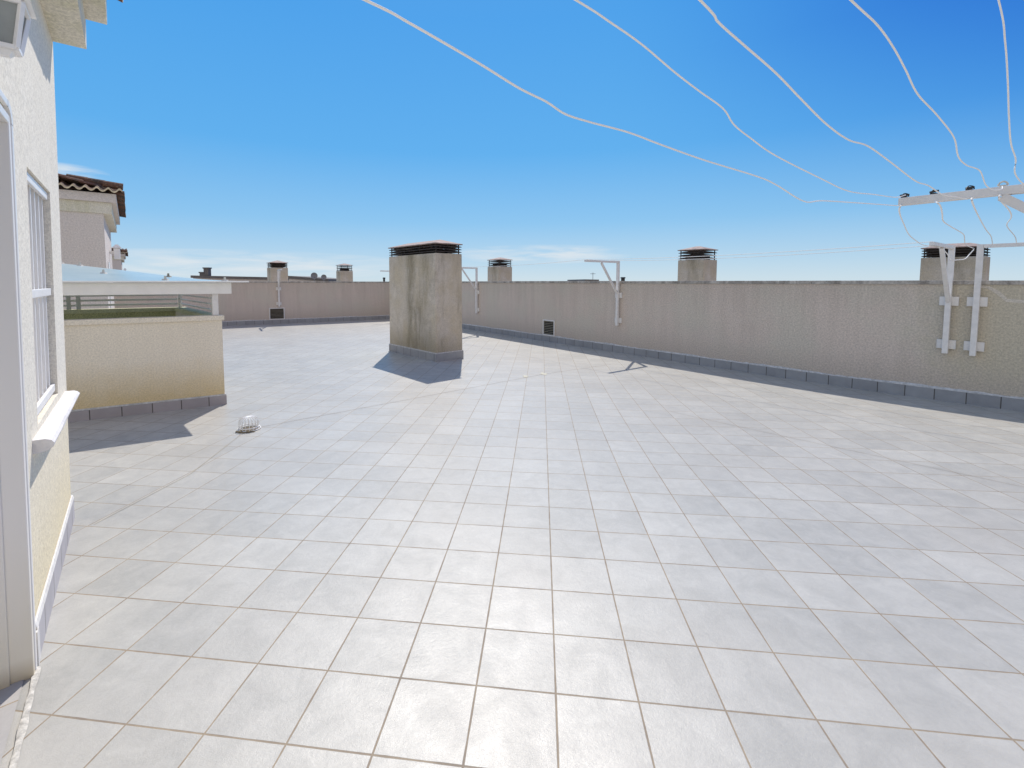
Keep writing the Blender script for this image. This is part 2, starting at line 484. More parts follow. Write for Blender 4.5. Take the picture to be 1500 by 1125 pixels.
def parapet(name, label, start, d, length, side, z0, z1, top):
    """local X along the wall, local +Y*side towards the terrace, z from the terrace"""
    t = thing(name, label, 'parapet wall', (start.x, start.y, 0), rz_of(d))
    b = BM(); th = 0.22
    ys = sorted((0, -side * th))
    n = 40
    box(b, -0.1, length, ys[0], ys[1], -6, top)
    obj('wall', b, wall_m, t)
    b = BM()
    rnd = random.Random(len(label))
    # coping as slightly uneven mortar blocks
    x = -0.1
    while x < length:
        L = min(rnd.uniform(1.6, 2.6), length - x + 0.001)
        yo = sorted((side * 0.022, -side * (th + 0.03)))
        dz = rnd.uniform(-0.004, 0.004)
        box(b, x + 0.002, x + L - 0.002, yo[0], yo[1], top + 0.002, top + 0.060 + dz, 0.008)
        x += L
    obj('coping', b, coping_m, t)
    b = BM()
    yo = sorted((side * 0.001, side * 0.016))
    k = max(2, int(length / 0.5))
    for i in range(k):
        xa, xb = i * length / k, (i + 1) * length / k
        pa, pb = start + d * xa, start + d * xb
        za, zb = zf(pa.x, pa.y), zf(pb.x, pb.y)
        prism(b, [(xa, yo[0], za - 0.02), (xb, yo[0], zb - 0.02), (xb, yo[1], zb - 0.02), (xa, yo[1], za - 0.02)],
                 [(xa, yo[0], za + 0.165), (xb, yo[0], zb + 0.165), (xb, yo[1], zb + 0.165), (xa, yo[1], za + 0.165)])
    sk = obj('skirting', b, skirt_m, t)
    b = BM()
    n = int(length / 0.06)
    prev = None
    for i in range(n + 1):
        xx = i * length / n
        p = start + d * xx
        z = zf(p.x, p.y) + 0.166
        h = 0.022 + rnd.uniform(0, 0.016) + 0.01 * math.sin(xx * 3.1)
        row = [b.verts.new((xx, side * 0.001, z + h)), b.verts.new((xx, side * 0.015, z + h * 0.45)), b.verts.new((xx, side * 0.018, z))]
        if prev:
            for a in range(2):
                b.faces.new([prev[a], row[a], row[a + 1], prev[a + 1]])
        prev = row
    obj('mortar_strip', b, mortar_m, t)
    return t

TOP = 1.612
right_wall = parapet('parapet_wall', 'long brown stucco parapet along the right side with the two close white brackets', KC, WD, 24.5, -1, 0, 0, TOP)
back_wall = parapet('parapet_wall', 'shorter grey brown stucco parapet across the back left behind the tall chimney', KC, BD, 21.0, 1, 0, 0, TOP)

def on_right(s, off, z):          # point near the right wall: s metres along it, off metres in front of it
    n = Vector((WD.y, -WD.x, 0))
    p = KC + WD * s + n * off
    return Vector((p.x, p.y, z))
def on_back(s, off, z):
    n = Vector((-BD.y, BD.x, 0))
    p = KC + BD * s + n * off
    return Vector((p.x, p.y, z))
S0 = (Vector((7.582, 6.291, 0)) - KC).dot(WD)      # wall coordinate of the frame edge

# repair marks on the right parapet (local wall frame: x along, y<0 is the terrace)
def patch(pts, w, parent, side):
    b = BM()
    prev = None
    for i, (x, z) in enumerate(pts):
        a = pts[max(i - 1, 0)]; c = pts[min(i + 1, len(pts) - 1)]
        d = Vector((c[0] - a[0], c[1] - a[1])).normalized()
        n = Vector((-d.y, d.x)) * w * (0.8 + 0.4 * random.random())
        row = [b.verts.new((x + n.x, side * 0.003, z + n.y)), b.verts.new((x - n.x, side * 0.003, z - n.y))]
        if prev: b.faces.new([prev[0], row[0], row[1], prev[1]])
        prev = row
    obj('repair_patch', b, patch_m, parent)
sx = S0
def arr(z0): return z0
patch([(sx - 0.45, 1.59), (sx - 0.36, 1.575), (sx - 0.27, 1.50), (sx - 0.21, 1.43), (sx - 0.19, 1.40), (sx - 0.05, 1.39), (sx + 0.2, 1.385), (sx + 0.6, 1.39)], 0.022, right_wall, -1)

# ------------------------------------------------------------------ wall vents
def vent(name, label, P, d, n, w, h):
    t = thing(name, label, 'vent', P, rz_of(d), 'square louvred vents low on the parapets')
    s = 1 if Vector((-d.y, d.x, 0)).dot(n) > 0 else -1
    def yy(a, b): return sorted((s * a, s * b))
    f = 0.034
    b = BM()
    for x0, x1, z0, z1 in ((-w/2, -w/2 + f, 0, h), (w/2 - f, w/2, 0, h), (-w/2 + f, w/2 - f, h - f, h), (-w/2 + f, w/2 - f, 0, f)):
        y = yy(0.002, 0.03); box(b, x0, x1, y[0], y[1], z0, z1)
    obj('frame', b, steel_m, t)
    b = BM()
    y = yy(0.001, 0.004); box(b, -w/2 + f, w/2 - f, y[0], y[1], f, h - f)
    obj('backing', b, dark_m, t)
    k = 8
    b = BM()
    for i in range(k):
        z = f + (i + 0.5) * (h - 2 * f) / k
        y0, y1 = s * 0.006, s * 0.026
        dz = 0.006
        prism(b, [(-w/2 + f + 0.001, y0, z + dz), (w/2 - f - 0.001, y0, z + dz), (w/2 - f - 0.001, y0, z + dz + 0.004), (-w/2 + f + 0.001, y0, z + dz + 0.004)],
                 [(-w/2 + f + 0.001, y1, z - dz), (w/2 - f - 0.001, y1, z - dz), (w/2 - f - 0.001, y1, z - dz + 0.004), (-w/2 + f + 0.001, y1, z - dz + 0.004)])
    obj('louvre', b, louvre_m, t)
    return t
nR = Vector((WD.y, -WD.x, 0)); nB = Vector((-BD.y, BD.x, 0))
vent('wall_vent', 'square louvred vent low on the right parapet below the sky behind the floor', on_right(S0 - 9.13, 0.0, 0.055), WD, nR, 0.5, 0.47)['label'] = 'small square louvred vent low on the right parapet, left of the white angled bracket'
vent('wall_vent', 'x', on_back(5.42, 0.0, 0.05), BD, nB, 0.60, 0.50)['label'] = 'small square louvred vent low on the rear left parapet, under the white bracket'

# ------------------------------------------------------------------ clothesline brackets
def bracket(label, P, rz, arm=1.2, brace=True, z0=0.6, z1=2.17, turn=0.0, plates=True, group='white clothesline brackets on the parapets', plate_w=0.2):
    """local -Y ... +Y is out of the wall; the post stands 5 cm off the wall"""
    t = thing('clothesline_bracket', label, 'bracket', (P.x, P.y, z0), rz, group)
    h = z1 - z0
    w = 0.062
    b = BM(); box(b, -w/2, w/2, 0.035, 0.035 + w, 0, h - 0.0, 0.004); obj('post', b, steel_m, t)
    M = Matrix.Rotation(turn, 4, 'Z')
    b = BM()
    c = Vector((0, 0.035 + w / 2, 0))
    dr = M @ Vector((0, 1, 0))
    p0 = c + dr * (w / 2 + 0.001) + Vector((0, 0, h - 0.026))
    bar(b, p0, c + dr * arm + Vector((0, 0, h - 0.026)), 0.05, 0.05, 0.004); obj('arm', b, steel_m, t)
    if brace:
        b = BM()
        bar(b, c + dr * (w / 2 - 0.004) + Vector((0, 0, h - 0.80)), c + dr * arm * 0.52 + Vector((0, 0, h - 0.06)), 0.048, 0.04, 0.003); obj('brace', b, steel_m, t)
    if plates:
        for z in (0.13, 0.76):
            b = BM(); box(b, -plate_w/2, plate_w/2, 0.001, 0.034, z - 0.065, z + 0.065, 0.003)
            obj('fixing_plate', b, steel_m, t)
    return t
rzR = math.atan2(nR.y, nR.x) - math.pi / 2        # local +Y -> nR
rzB = math.atan2(nB.y, nB.x) - math.pi / 2
bracket('white angled bracket on the right parapet between the vent and the square chimney', on_right(S0 - 6.61, 0, 0), rzR, z0=0.555)
bracket('white bracket on the right parapet just right of the tall chimney', on_right(S0 - 12.86, 0, 0), rzR, z0=0.515)
bracket('white bracket almost hidden behind the tall chimney, only its arm end showing', on_right(0.85, 0, 0), rzR, z0=0.515)
bracket('left one of the two close white brackets at right, its arm pointing at the viewer', on_right(S0 - 0.74, 0, 0), rzR, z0=0.612, arm=1.15)
bracket('right one of the two close white brackets at right, its arm running along the parapet', on_right(S0 - 0.46, 0, 0), rzR, z0=0.612, arm=1.5, brace=False, turn=R(90))
bracket('white bracket above the vent on the rear left parapet', on_back(5.33, 0, 0), rzB, z0=0.60)

# big near arm at the upper right, parallel to the right parapet
A0 = Vector((2.61, 2.90, 0)); AU = Vector((0.575, -0.818, 0)); AN = Vector((-0.818, -0.575, 0))
t = thing('clothesline_bracket', 'nearest white bracket arm at the upper right with line clips on top', 'bracket', (A0 + AU * 1.25).to_tuple(), math.atan2(AU.y, AU.x), 'white clothesline brackets on the parapets')
zt = 2.172
b = BM(); box(b, -1.25, -0.032, -0.025, 0.025, zt - 0.047, zt, 0.004); obj('arm', b, steel_m, t)
b = BM(); box(b, -0.031, 0.031, -0.031, 0.031, zf(*(A0 + AU * 1.25).to_tuple()[:2]), zt, 0.004); obj('post', b, steel_m, t)
b = BM(); bar(b, (-0.82, 0, zt - 0.055), (-0.028, 0, 1.45), 0.045, 0.045, 0.003); obj('brace', b, steel_m, t)
near_arm = t
clips = [0.0234, 0.1554, 0.3031, 0.4307, 0.5605]
for i, s in enumerate(clips):
    x = s - 1.25
    b = BM()
    box(b, x - 0.014, x + 0.014, -0.018, 0.018, zt + 0.001, zt + 0.008, 0.002)
    if i < 3:
        bar(b, (x - 0.016, -0.02 + 0.01 * i, zt + 0.014), (x + 0.018, 0.014, zt + 0.018 + 0.004 * (i == 1)), 0.012, 0.012, 0.003)
        tube(b, spline([(x - 0.012, -0.01, zt + 0.006), (x - 0.004, 0.0, zt + 0.026), (x + 0.014, 0.006, zt + 0.022), (x + 0.018, 0.01, zt + 0.006)], 4), 0.003, 6)
    else:
        tube(b, spline([(x - 0.018, 0, zt + 0.006), (x - 0.012, 0, zt + 0.022), (x + 0.002, 0, zt + 0.028), (x + 0.014, 0, zt + 0.02), (x + 0.018, 0, zt + 0.006)], 4), 0.005, 6)
    obj('line_clip', b, clip_m if i < 3 else clip_white_m, t)

# ------------------------------------------------------------------ clotheslines
def rope(label, pts, r=0.0026, wob=0.0, group='loose white clothesline ropes', seg=8):
    P = spline(pts, 7)
    if wob:
        P = [p + Vector((0, 0, wob * math.sin(i * 0.9) * math.sin(i * 0.37))) for i, p in enumerate(P)]
    b = BM(); tube(b, P, r, seg)
    o = obj('clothesline', b, rope_m, smooth=True)
    return tag(o, label, 'clothesline', group)

RP = {
 1: [(-0.219,0.883,2.172),(-0.145,0.935,2.159),(-0.011,1.029,2.127),(0.083,1.095,2.101),(0.154,1.145,2.089),(0.208,1.183,2.073),(0.284,1.236,2.071),(0.414,1.328,2.074),(0.54,1.416,2.066),(0.745,1.561,2.057),(1.042,1.769,2.052),(1.175,1.863,2.041),(1.406,2.025,2.002),(1.579,2.147,2.026),(2.042,2.472,2.069),(2.452,2.76,2.106),(2.60,2.868,2.121)],
 2: [(0.232,1.188,2.352),(0.336,1.261,2.34),(0.45,1.341,2.322),(0.58,1.432,2.288),(0.696,1.514,2.264),(0.819,1.6,2.241),(0.882,1.645,2.203),(0.982,1.715,2.178),(1.153,1.835,2.147),(1.519,2.092,2.117),(1.816,2.301,2.1),(2.136,2.526,2.126),(2.437,2.737,2.15),(2.61,2.86,2.185)],
 3: [(0.467,1.024,2.255),(0.529,1.066,2.232),(0.624,1.134,2.218),(0.766,1.233,2.196),(0.898,1.326,2.166),(1.056,1.438,2.134),(1.212,1.547,2.12),(1.365,1.654,2.131),(1.581,1.807,2.116),(1.879,2.016,2.088),(2.057,2.141,2.094),(2.285,2.301,2.083),(2.55,2.49,2.105),(2.762,2.638,2.12)],
 4: [(0.911,1.179,2.347),(1.078,1.296,2.35),(1.202,1.384,2.334),(1.31,1.46,2.304),(1.426,1.541,2.265),(1.636,1.689,2.252),(1.866,1.85,2.222),(1.951,1.911,2.164),(2.086,2.005,2.152),(2.318,2.168,2.168),(2.459,2.267,2.123),(2.644,2.398,2.126),(2.80,2.50,2.15),(2.85,2.545,2.178)],
 5: [(1.729,1.596,2.593),(1.867,1.692,2.508),(1.959,1.757,2.403),(2.034,1.81,2.282),(2.109,1.863,2.202),(2.231,1.949,2.163),(2.24,1.955,2.106),(2.468,2.115,2.094),(2.75,2.31,2.12),(2.925,2.435,2.18)],
}
RL = {1: 'lowest long clothesline rope, sagging left from the tip of the near bracket arm',
      2: 'second clothesline rope from the left, meeting the lowest rope at the arm tip',
      3: 'middle clothesline rope, crossing the sky to behind the near arm',
      4: 'fourth clothesline rope from the left, kinked just above the white clip',
      5: 'rightmost clothesline rope, falling almost upright near the right edge'}
for k, p in RP.items():
    a, b_ = Vector(p[0]), Vector(p[1])
    d = (a - b_); dh = Vector((d.x, d.y, 0)).normalized()
    ext = []
    rise = [0.10, 0.05, 0.04, 0.03, 0.02][k - 1]
    sl = max(min(d.z / max(1e-3, Vector((d.x, d.y)).length), 0.35), -0.1)
    z = a.z
    n = 4
    dist = (Vector((-2.0, 0.3, 0)) - Vector((a.x, a.y, 0))).length * 0.8
    for i in range(1, n + 1):
        q = a + dh * dist * i / n
        z = z + sl * dist / n * (0.6 ** i)
        ext.append((q.x, q.y, z))
    rope(RL[k], list(reversed(ext)) + p)

LP = {
 1: [(2.622,2.893,2.135),(2.613,2.90,2.107),(3.117,3.447,2.143),(3.649,3.998,2.152),(4.205,4.548,2.121),(4.794,5.099,2.111),(5.416,5.649,2.102),(6.10,6.19,2.125)],
 2: [(2.70,2.77,2.135),(2.717,2.748,2.104),(3.287,3.305,2.138),(3.856,3.863,2.158),(4.488,4.42,2.179),(5.193,4.978,2.166),(5.796,5.535,2.15),(6.402,6.093,2.138),(7.11,6.65,2.133)],
 3: [(2.79,2.64,2.13),(2.80,2.645,2.101),(3.868,3.605,2.166),(4.988,4.57,2.17),(6.113,5.535,2.191),(7.208,6.5,2.161)],
 4: [(2.85,2.55,2.13),(2.86,2.56,2.105),(3.779,3.314,2.158),(4.661,4.073,2.215),(5.493,4.832,2.236),(6.466,5.591,2.196),(7.37,6.35,2.168)],
}
LL = {1: 'short rope hanging from the near arm tip towards the bracket arm before the large chimney',
      2: 'kinked short rope below the second clip, running to the top of the right close bracket',
      3: 'straight short rope below the third clip, running to the arm along the parapet',
      4: 'hooked short rope below the white clip, running to the arm along the parapet'}
for k, p in LP.items(): rope(LL[k], p, 0.0045)
rope('slack rope tail looping between the two close white brackets', [(6.12,6.21,2.13),(6.33,6.35,2.106),(6.52,6.47,2.07),(6.62,6.52,2.01),(6.72,6.58,1.965),(6.86,6.62,1.968),(7.0,6.66,1.985),(7.08,6.68,2.05),(7.12,6.66,2.12)], 0.006)
def wire(label, a, b, sag):
    a, b = Vector(a), Vector(b)
    pts = [a.lerp(b, i / 10) - Vector((0, 0, sag * (1 - (2 * i / 10 - 1) ** 2))) for i in range(11)]
    rope(label, pts, 0.005, group='taut thin lines between the far brackets', seg=6)
def arm_tip(s, d): return on_right(S0 - s, 0.066 + d, 2.172)
wire('faint thin line from the tip of the angled bracket to the close brackets at right', arm_tip(6.61, 1.18), arm_tip(0.74, 1.1), 0.05)
wire('faint thin line from the angled bracket inner arm to the close brackets', arm_tip(6.61, 0.35), arm_tip(0.74, 0.35), 0.06)
wire('faint thin line between the far bracket tip and the angled bracket tip', arm_tip(12.86, 1.18), arm_tip(6.61, 1.18), 0.06)

# ------------------------------------------------------------------ chimneys
def chimney(name, label, loc, rz, lx, ly, z0, top, cap_h=0.36, skirt=False, group='stucco chimneys with louvred caps', taper=0.02, apex_run=0.3):
    t = thing(name, label, 'chimney', (loc[0], loc[1], 0), rz, group)
    hx, hy = lx / 2, ly / 2
    b = BM()
    k = 1 - taper
    prism(b, [(-hx, -hy, z0), (hx, -hy, z0), (hx, hy, z0), (-hx, hy, z0)],
             [(-hx * k, -hy * (1 - taper * 1.3), top), (hx * k, -hy * (1 - taper * 1.3), top), (hx * k, hy * (1 - taper * 1.3), top), (-hx * k, hy * (1 - taper * 1.3), top)], 0.018)
    obj('shaft', b, chim_big_m if skirt else chim_m, t)
    if skirt:
        b = BM()
        e = 0.016
        zb = -0.16
        zt = 0.04
        for x0, x1, y0, y1 in ((-hx - e, hx + e, -hy - e, -hy), (-hx - e, hx + e, hy, hy + e), (-hx - e, -hx, -hy, hy), (hx, hx + e, -hy, hy)):
            box(b, x0, x1, y0, y1, zb, zt, 0.002)
        obj('skirting', b, skirt_m, t)
        b = BM()
        for x0, x1, y0, y1 in ((-hx - e * .8, hx + e * .8, -hy - e * .8, -hy + .005), (-hx - e * .8, hx + e * .8, hy - .005, hy + e * .8), (-hx - e * .8, -hx + .005, -hy + .006, hy - .006), (hx - .005, hx + e * .8, -hy + .006, hy - .006)):
            box(b, x0, x1, y0, y1, zt + 0.001, zt + 0.028, 0.006)
        obj('mortar_strip', b, mortar_m, t)
    a, d = hx * k - 0.006, hy * k - 0.006
    sp = (cap_h - 0.15) / 3.0
    for i in range(3):
        c = BM()
        z = top + 0.03 + i * sp
        w = 0.10
        # sloping louvre ring: outer edge low, inner edge high
        loops = []
        for (aa, dd, zz) in ((a, d, z), (a - w, d - w, z + 0.034), (a - w, d - w, z + 0.046), (a, d, z + 0.014)):
            loops.append([c.verts.new((x * aa, y * dd, zz)) for x, y in ((-1, -1), (1, -1), (1, 1), (-1, 1))])
        for q in range(4):
            for e in range(4):
                c.faces.new([loops[q][e], loops[q][(e + 1) % 4], loops[(q + 1) % 4][(e + 1) % 4], loops[(q + 1) % 4][e]])
        obj('louvre', c, rust_m, t)
    posts = [(-a + 0.05, -d + 0.05), (a - 0.05, -d + 0.05), (a - 0.05, d - 0.05), (-a + 0.05, d - 0.05)]
    if lx > 1.2:
        for i in (1, 2):
            x = -a + i * 2 * a / 3
            posts += [(x, -d + 0.05), (x, d - 0.05)]
    for x, y in posts:
        c = BM()
        box(c, x - 0.011, x + 0.011, y - 0.011, y + 0.011, top - 0.002, top + cap_h - 0.10)
        obj('cap_post', c, rust_m, t)
    c = BM()
    box(c, -a * 0.7, a * 0.7, -d * 0.5, d * 0.5, top - 0.001, top + cap_h * 0.34)
    obj('flue', c, rust_m, t)
    c = BM()
    ez = top + cap_h - 0.125
    a2, d2 = a + 0.02, d + 0.02
    r = max(a2 - d2 * 0.9, 0.02)
    lo = [(-a2, -d2, ez), (a2, -d2, ez), (a2, d2, ez), (-a2, d2, ez)]
    prism(c, lo, [(p[0], p[1], ez + 0.02) for p in lo], 0.004)
    v0 = [c.verts.new((p[0] * 0.995, p[1] * 0.995, ez + 0.021)) for p in lo]
    v1 = [c.verts.new((-r, -0.02, top + cap_h)), c.verts.new((r, -0.02, top + cap_h)), c.verts.new((r, 0.02, top + cap_h)), c.verts.new((-r, 0.02, top + cap_h))]
    for i in range(4): c.faces.new([v0[i], v0[(i + 1) % 4], v1[(i + 1) % 4], v1[i]])
    c.faces.new(v1)
    obj('cap_roof', c, cap_m, t)
    return t

CF = Vector((-1.055, 10.091, 0))                   # front corner of the tall chimney
cu = direc(-40.4); cw = direc(52.8)
ctr = CF + cu * 1.06 + cw * 0.376
chimney('roof_chimney', 'tall stained stucco chimney standing alone on the tiled terrace', ctr, rz_of(cu), 2.1, 0.745, -0.2, 2.29, 0.33, True, taper=0.008)
rzE = rz_of(direc(-37))
def ch_at(px_az, depth): return (math.tan(R(px_az)) * depth, depth)
chimney('roof_chimney', 'square chimney behind the right parapet, between the angled bracket and the close brackets', (0.4676 * 13.4, 13.4), rzE, 0.80, 0.76, -3, 2.285, 0.40)
chimney('roof_chimney', 'small chimney just right of the tall chimney, behind the right parapet', (0.0365 * 19.4, 19.4), rzE, 0.78, 0.74, -3, 2.285, 0.40)
chimney('roof_chimney', 'small chimney behind the rear parapet, above the bracket over the vent', (-0.449 * 20.7, 20.7), rzE, 0.76, 0.74, -3, 2.285, 0.33)
chimney('roof_chimney', 'smallest chimney behind the rear parapet, halfway between bracket and tall chimney', (-0.3027 * 26.7, 26.7), rzE, 0.76, 0.74, -3, 2.285, 0.44)
chimney('roof_chimney', 'wide chimney at right behind the two close white brackets', (1.0287 * 11.9, 11.9), rzE, 1.20, 0.76, -3, 2.285, 0.36)

# ------------------------------------------------------------------ house at the left edge
HE1 = Vector((math.sin(R(-37.7)), math.cos(R(-37.7)), 0))
HE2 = Vector((HE1.y, -HE1.x, 0))
HP = Vector((-2.089, 2.030, 0))
house = thing('cream_house', 'cream rendered house wall at the left edge with barred window and white door frame', 'house', HP.to_tuple(), math.atan2(HE1.y, HE1.x))
# local X runs away from the viewer along the wall, local -Y points out over the terrace; the wall leans out a little
LEAN = 0.016
def lean(o):
    for vtx in o.data.vertices:
        vtx.co.y -= LEAN * vtx.co.z
    return o
def hobj(name, b, m, parent=house, smooth=False): return lean(obj(name, b, m, parent, smooth))
XE = 1.585                                         # far end of the wall
def hz(x): p = HP + HE1 * x; return zf(p.x, p.y)
def wall_cells(b, xs, zs, holes, y0, y1):
    for i in range(len(xs) - 1):
        for j in range(len(zs) - 1):
            cx, cz = (xs[i] + xs[i+1]) / 2, (zs[j] + zs[j+1]) / 2
            if any(h[0] < cx < h[1] and h[2] < cz < h[3] for h in holes): continue
            for y, fl in ((y0, 0), (y1, 1)):
                q = [b.verts.new(p) for p in ((xs[i], y, zs[j]), (xs[i+1], y, zs[j]), (xs[i+1], y, zs[j+1]), (xs[i], y, zs[j+1]))]
                b.faces.new(q)
    for h in holes + [(xs[0], xs[-1], zs[0], zs[-1])]:
        for p, q in (((h[0], h[2]), (h[1], h[2])), ((h[1], h[2]), (h[1], h[3])), ((h[1], h[3]), (h[0], h[3])), ((h[0], h[3]), (h[0], h[2]))):
            qd = [b.verts.new(w) for w in ((p[0], y0, p[1]), (q[0], y0, q[1]), (q[0], y1, q[1]), (p[0], y1, p[1]))]
            b.faces.new(qd)
WIN = (0.28, 1.10, 0.93, 2.215)
DOOR = (-1.15, -0.165, -0.2, 2.33)
SOF = 3.33
b = BM()
wall_cells(b, [-3.2, DOOR[0], DOOR[1], WIN[0], WIN[1], XE], [-0.3, DOOR[2], WIN[2], WIN[3], DOOR[3], SOF], [WIN, DOOR], 0.0, 0.24)
bmesh.ops.remove_doubles(b, verts=b.verts[:], dist=0.0005)
hobj('wall', b, house_m)
b = BM(); box(b, XE - 0.24, XE - 0.002, 0.241, 3.6, -0.3, SOF - 0.002); hobj('end_wall', b, house_m)
# cornice: two steps, then tiles
b = BM(); box(b, -3.2, XE, -0.18, 0.24, SOF + 0.001, SOF + 0.22, 0.004); box(b, XE - 0.24, XE, 0.241, 3.6, SOF + 0.001, SOF + 0.22)
hobj('lower_cornice', b, soffit_m)
b = BM(); box(b, -3.2, XE + 0.02, -0.30, 0.24, SOF + 0.221, SOF + 0.40, 0.004); box(b, XE - 0.24, XE + 0.02, 0.241, 3.6, SOF + 0.221, SOF + 0.40)
hobj('upper_cornice', b, soffit_m)

def corrugated(b, x0, x1, y_eave, y_top, z_eave, z_top, pitch=0.22, amp=0.05, rows=4, seg=8):
    """barrel tiles whose rows climb from y_eave to y_top; waves across x"""
    nx = max(1, int((x1 - x0) / pitch * seg))
    cuts = [0.0, 0.09] + [0.09 + 0.91 * k / rows for k in range(1, rows + 1)]
    for r in range(rows + 1):
        t0, t1 = cuts[r], cuts[r + 1] + 0.05
        prev = None
        lines = []
        for (tt, lift) in ((t0, 0.03), (t1, 0.006)):
            y = y_eave + (y_top - y_eave) * tt
            z = z_eave + (z_top - z_eave) * tt + lift
            line_t, line_b = [], []
            for i in range(nx + 1):
                x = x0 + (x1 - x0) * i / nx
                ph = ((x - x0) / pitch) % 1.0
                wv = math.sin(ph * 2 * math.pi)
                h = amp * (wv if wv > 0 else wv * 0.55)
                jit = 0.006 * math.sin(37.1 * int((x - x0) / pitch) + 11.3 * r)
                line_t.append(b.verts.new((x, y + jit, z + h)))
                line_b.append(b.verts.new((x, y + jit, z + h - (0.034 if r < 2 else 0.016))))
            lines.append((line_t, line_b))
        (at, ab), (ct, cb) = lines
        for i in range(nx):
            b.faces.new([at[i], at[i+1], ct[i+1], ct[i]])
            b.faces.new([ab[i+1], ab[i], cb[i], cb[i+1]])
            fr = b.faces.new([at[i+1], at[i], ab[i], ab[i+1]])
            if r < 2: fr.material_index = 1
            b.faces.new([ct[i], ct[i+1], cb[i+1], cb[i]])
        b.faces.new([at[0], ct[0], cb[0], ab[0]])
        b.faces.new([at[-1], ab[-1], cb[-1], ct[-1]])
b = BM(); corrugated(b, -3.2, XE + 0.06, -0.395, 3.6, SOF + 0.44, SOF + 1.8, rows=10)
hobj('tiled_roof', b, [clay_m, tile_end_m], smooth=False)
# skirting of the house
b = BM()
for i in range(8):
    xa, xb = -0.07 + i * (XE + 0.075) / 8, -0.07 + (i + 1) * (XE + 0.075) / 8
    za, zb = hz(xa), hz(xb)
    prism(b, [(xa, -0.016, za - 0.02), (xb, -0.016, zb - 0.02), (xb, -0.001, zb - 0.02), (xa, -0.001, za - 0.02)],
             [(xa, -0.016, za + 0.155), (xb, -0.016, zb + 0.155), (xb, -0.001, zb + 0.155), (xa, -0.001, za + 0.155)])
hobj('skirting', b, skirt_pale_m)
b = BM()
prism(b, [(-0.10, -0.0175, hz(0) + 0.156), (XE + 0.005, -0.0175, hz(XE) + 0.156), (XE + 0.005, -0.001, hz(XE) + 0.156), (-0.10, -0.001, hz(0) + 0.156)],
         [(-0.10, -0.010, hz(0) + 0.185), (XE + 0.005, -0.010, hz(XE) + 0.18), (XE + 0.005, -0.001, hz(XE) + 0.18), (-0.10, -0.001, hz(0) + 0.185)], 0.003)
prism(b, [(-0.13, -0.02, hz(0) - 0.02), (-0.071, -0.02, hz(0) - 0.02), (-0.071, -0.001, hz(0) - 0.02), (-0.13, -0.001, hz(0) - 0.02)],
         [(-0.12, -0.018, hz(0) + 0.155), (-0.071, -0.018, hz(0) + 0.155), (-0.071, -0.001, hz(0) + 0.155), (-0.12, -0.001, hz(0) + 0.155)])
hobj('mortar_strip', b, white_mortar_m)
# window: blind, frame, grille, sill
w0, w1, wz0, wz1 = WIN
win = obj('window', BM(), pvc_m, house)
b = BM()
for x0, x1, z0, z1 in ((w0, w0 + 0.06, wz0, wz1), (w1 - 0.06, w1, wz0, wz1), (w0 + 0.06, w1 - 0.06, wz1 - 0.06, wz1), (w0 + 0.06, w1 - 0.06, wz0, wz0 + 0.07)):
    box(b, x0, x1, 0.13, 0.19, z0, z1, 0.004)
me = bpy.data.meshes.new('window'); b.to_mesh(me); b.free(); me.materials.append(pvc_m); win.data = me; lean(win)
b = BM()
z = wz0 + 0.07
while z < wz1 - 0.07:
    zt_ = min(z + 0.042, wz1 - 0.061)
    box(b, w0 + 0.061, w1 - 0.061, 0.150, 0.165, z, zt_, 0.004); z += 0.045
hobj('roller_blind', b, blind_m, win)
grl = None
for z in ((wz0 + wz1) / 2 + 0.015, wz0 + 0.045, wz1 - 0.03):
    gr = BM(); box(gr, w0 + 0.004, w1 - 0.004, 0.012, 0.030, z - 0.022, z + 0.022, 0.003)
    if grl is None: grl = hobj('window_grille', gr, white_m)
    else: hobj('grille_rail', gr, white_m, grl)
for i in range(6):
    x = w0 + 0.05 + i * (w1 - w0 - 0.1) / 5
    gb = BM(); box(gb, x - 0.011, x + 0.011, 0.031, 0.049, wz0 + 0.02, wz1 - 0.012, 0.003)
    hobj('grille_bar', gb, white_m, grl)
b = BM()
sx0, sx1, sz = 0.10, 1.50, 0.905
prof = [(0.13, sz), (-0.045, sz - 0.008), (-0.066, sz - 0.016), (-0.077, sz - 0.032), (-0.073, sz - 0.050), (-0.055, sz - 0.064), (-0.03, sz - 0.071), (-0.001, sz - 0.073), (0.13, sz - 0.073)]
tl = lambda x: -0.030 * (x - sx0) / (sx1 - sx0)
fs_a = [b.verts.new((sx0, y, z + tl(sx0))) for y, z in prof]
ks = 6
prev = fs_a
for i in range(1, ks + 1):
    x = sx0 + (sx1 - sx0) * i / ks
    row = [b.verts.new((x, y + random.uniform(-0.002, 0.002), z + tl(x))) for y, z in prof]
    for q in range(len(prof)):
        b.faces.new([prev[q], row[q], row[(q + 1) % len(prof)], prev[(q + 1) % len(prof)]])
    prev = row
b.faces.new(fs_a); b.faces.new(list(reversed(prev)))
hobj('window_sill', b, sill_m)
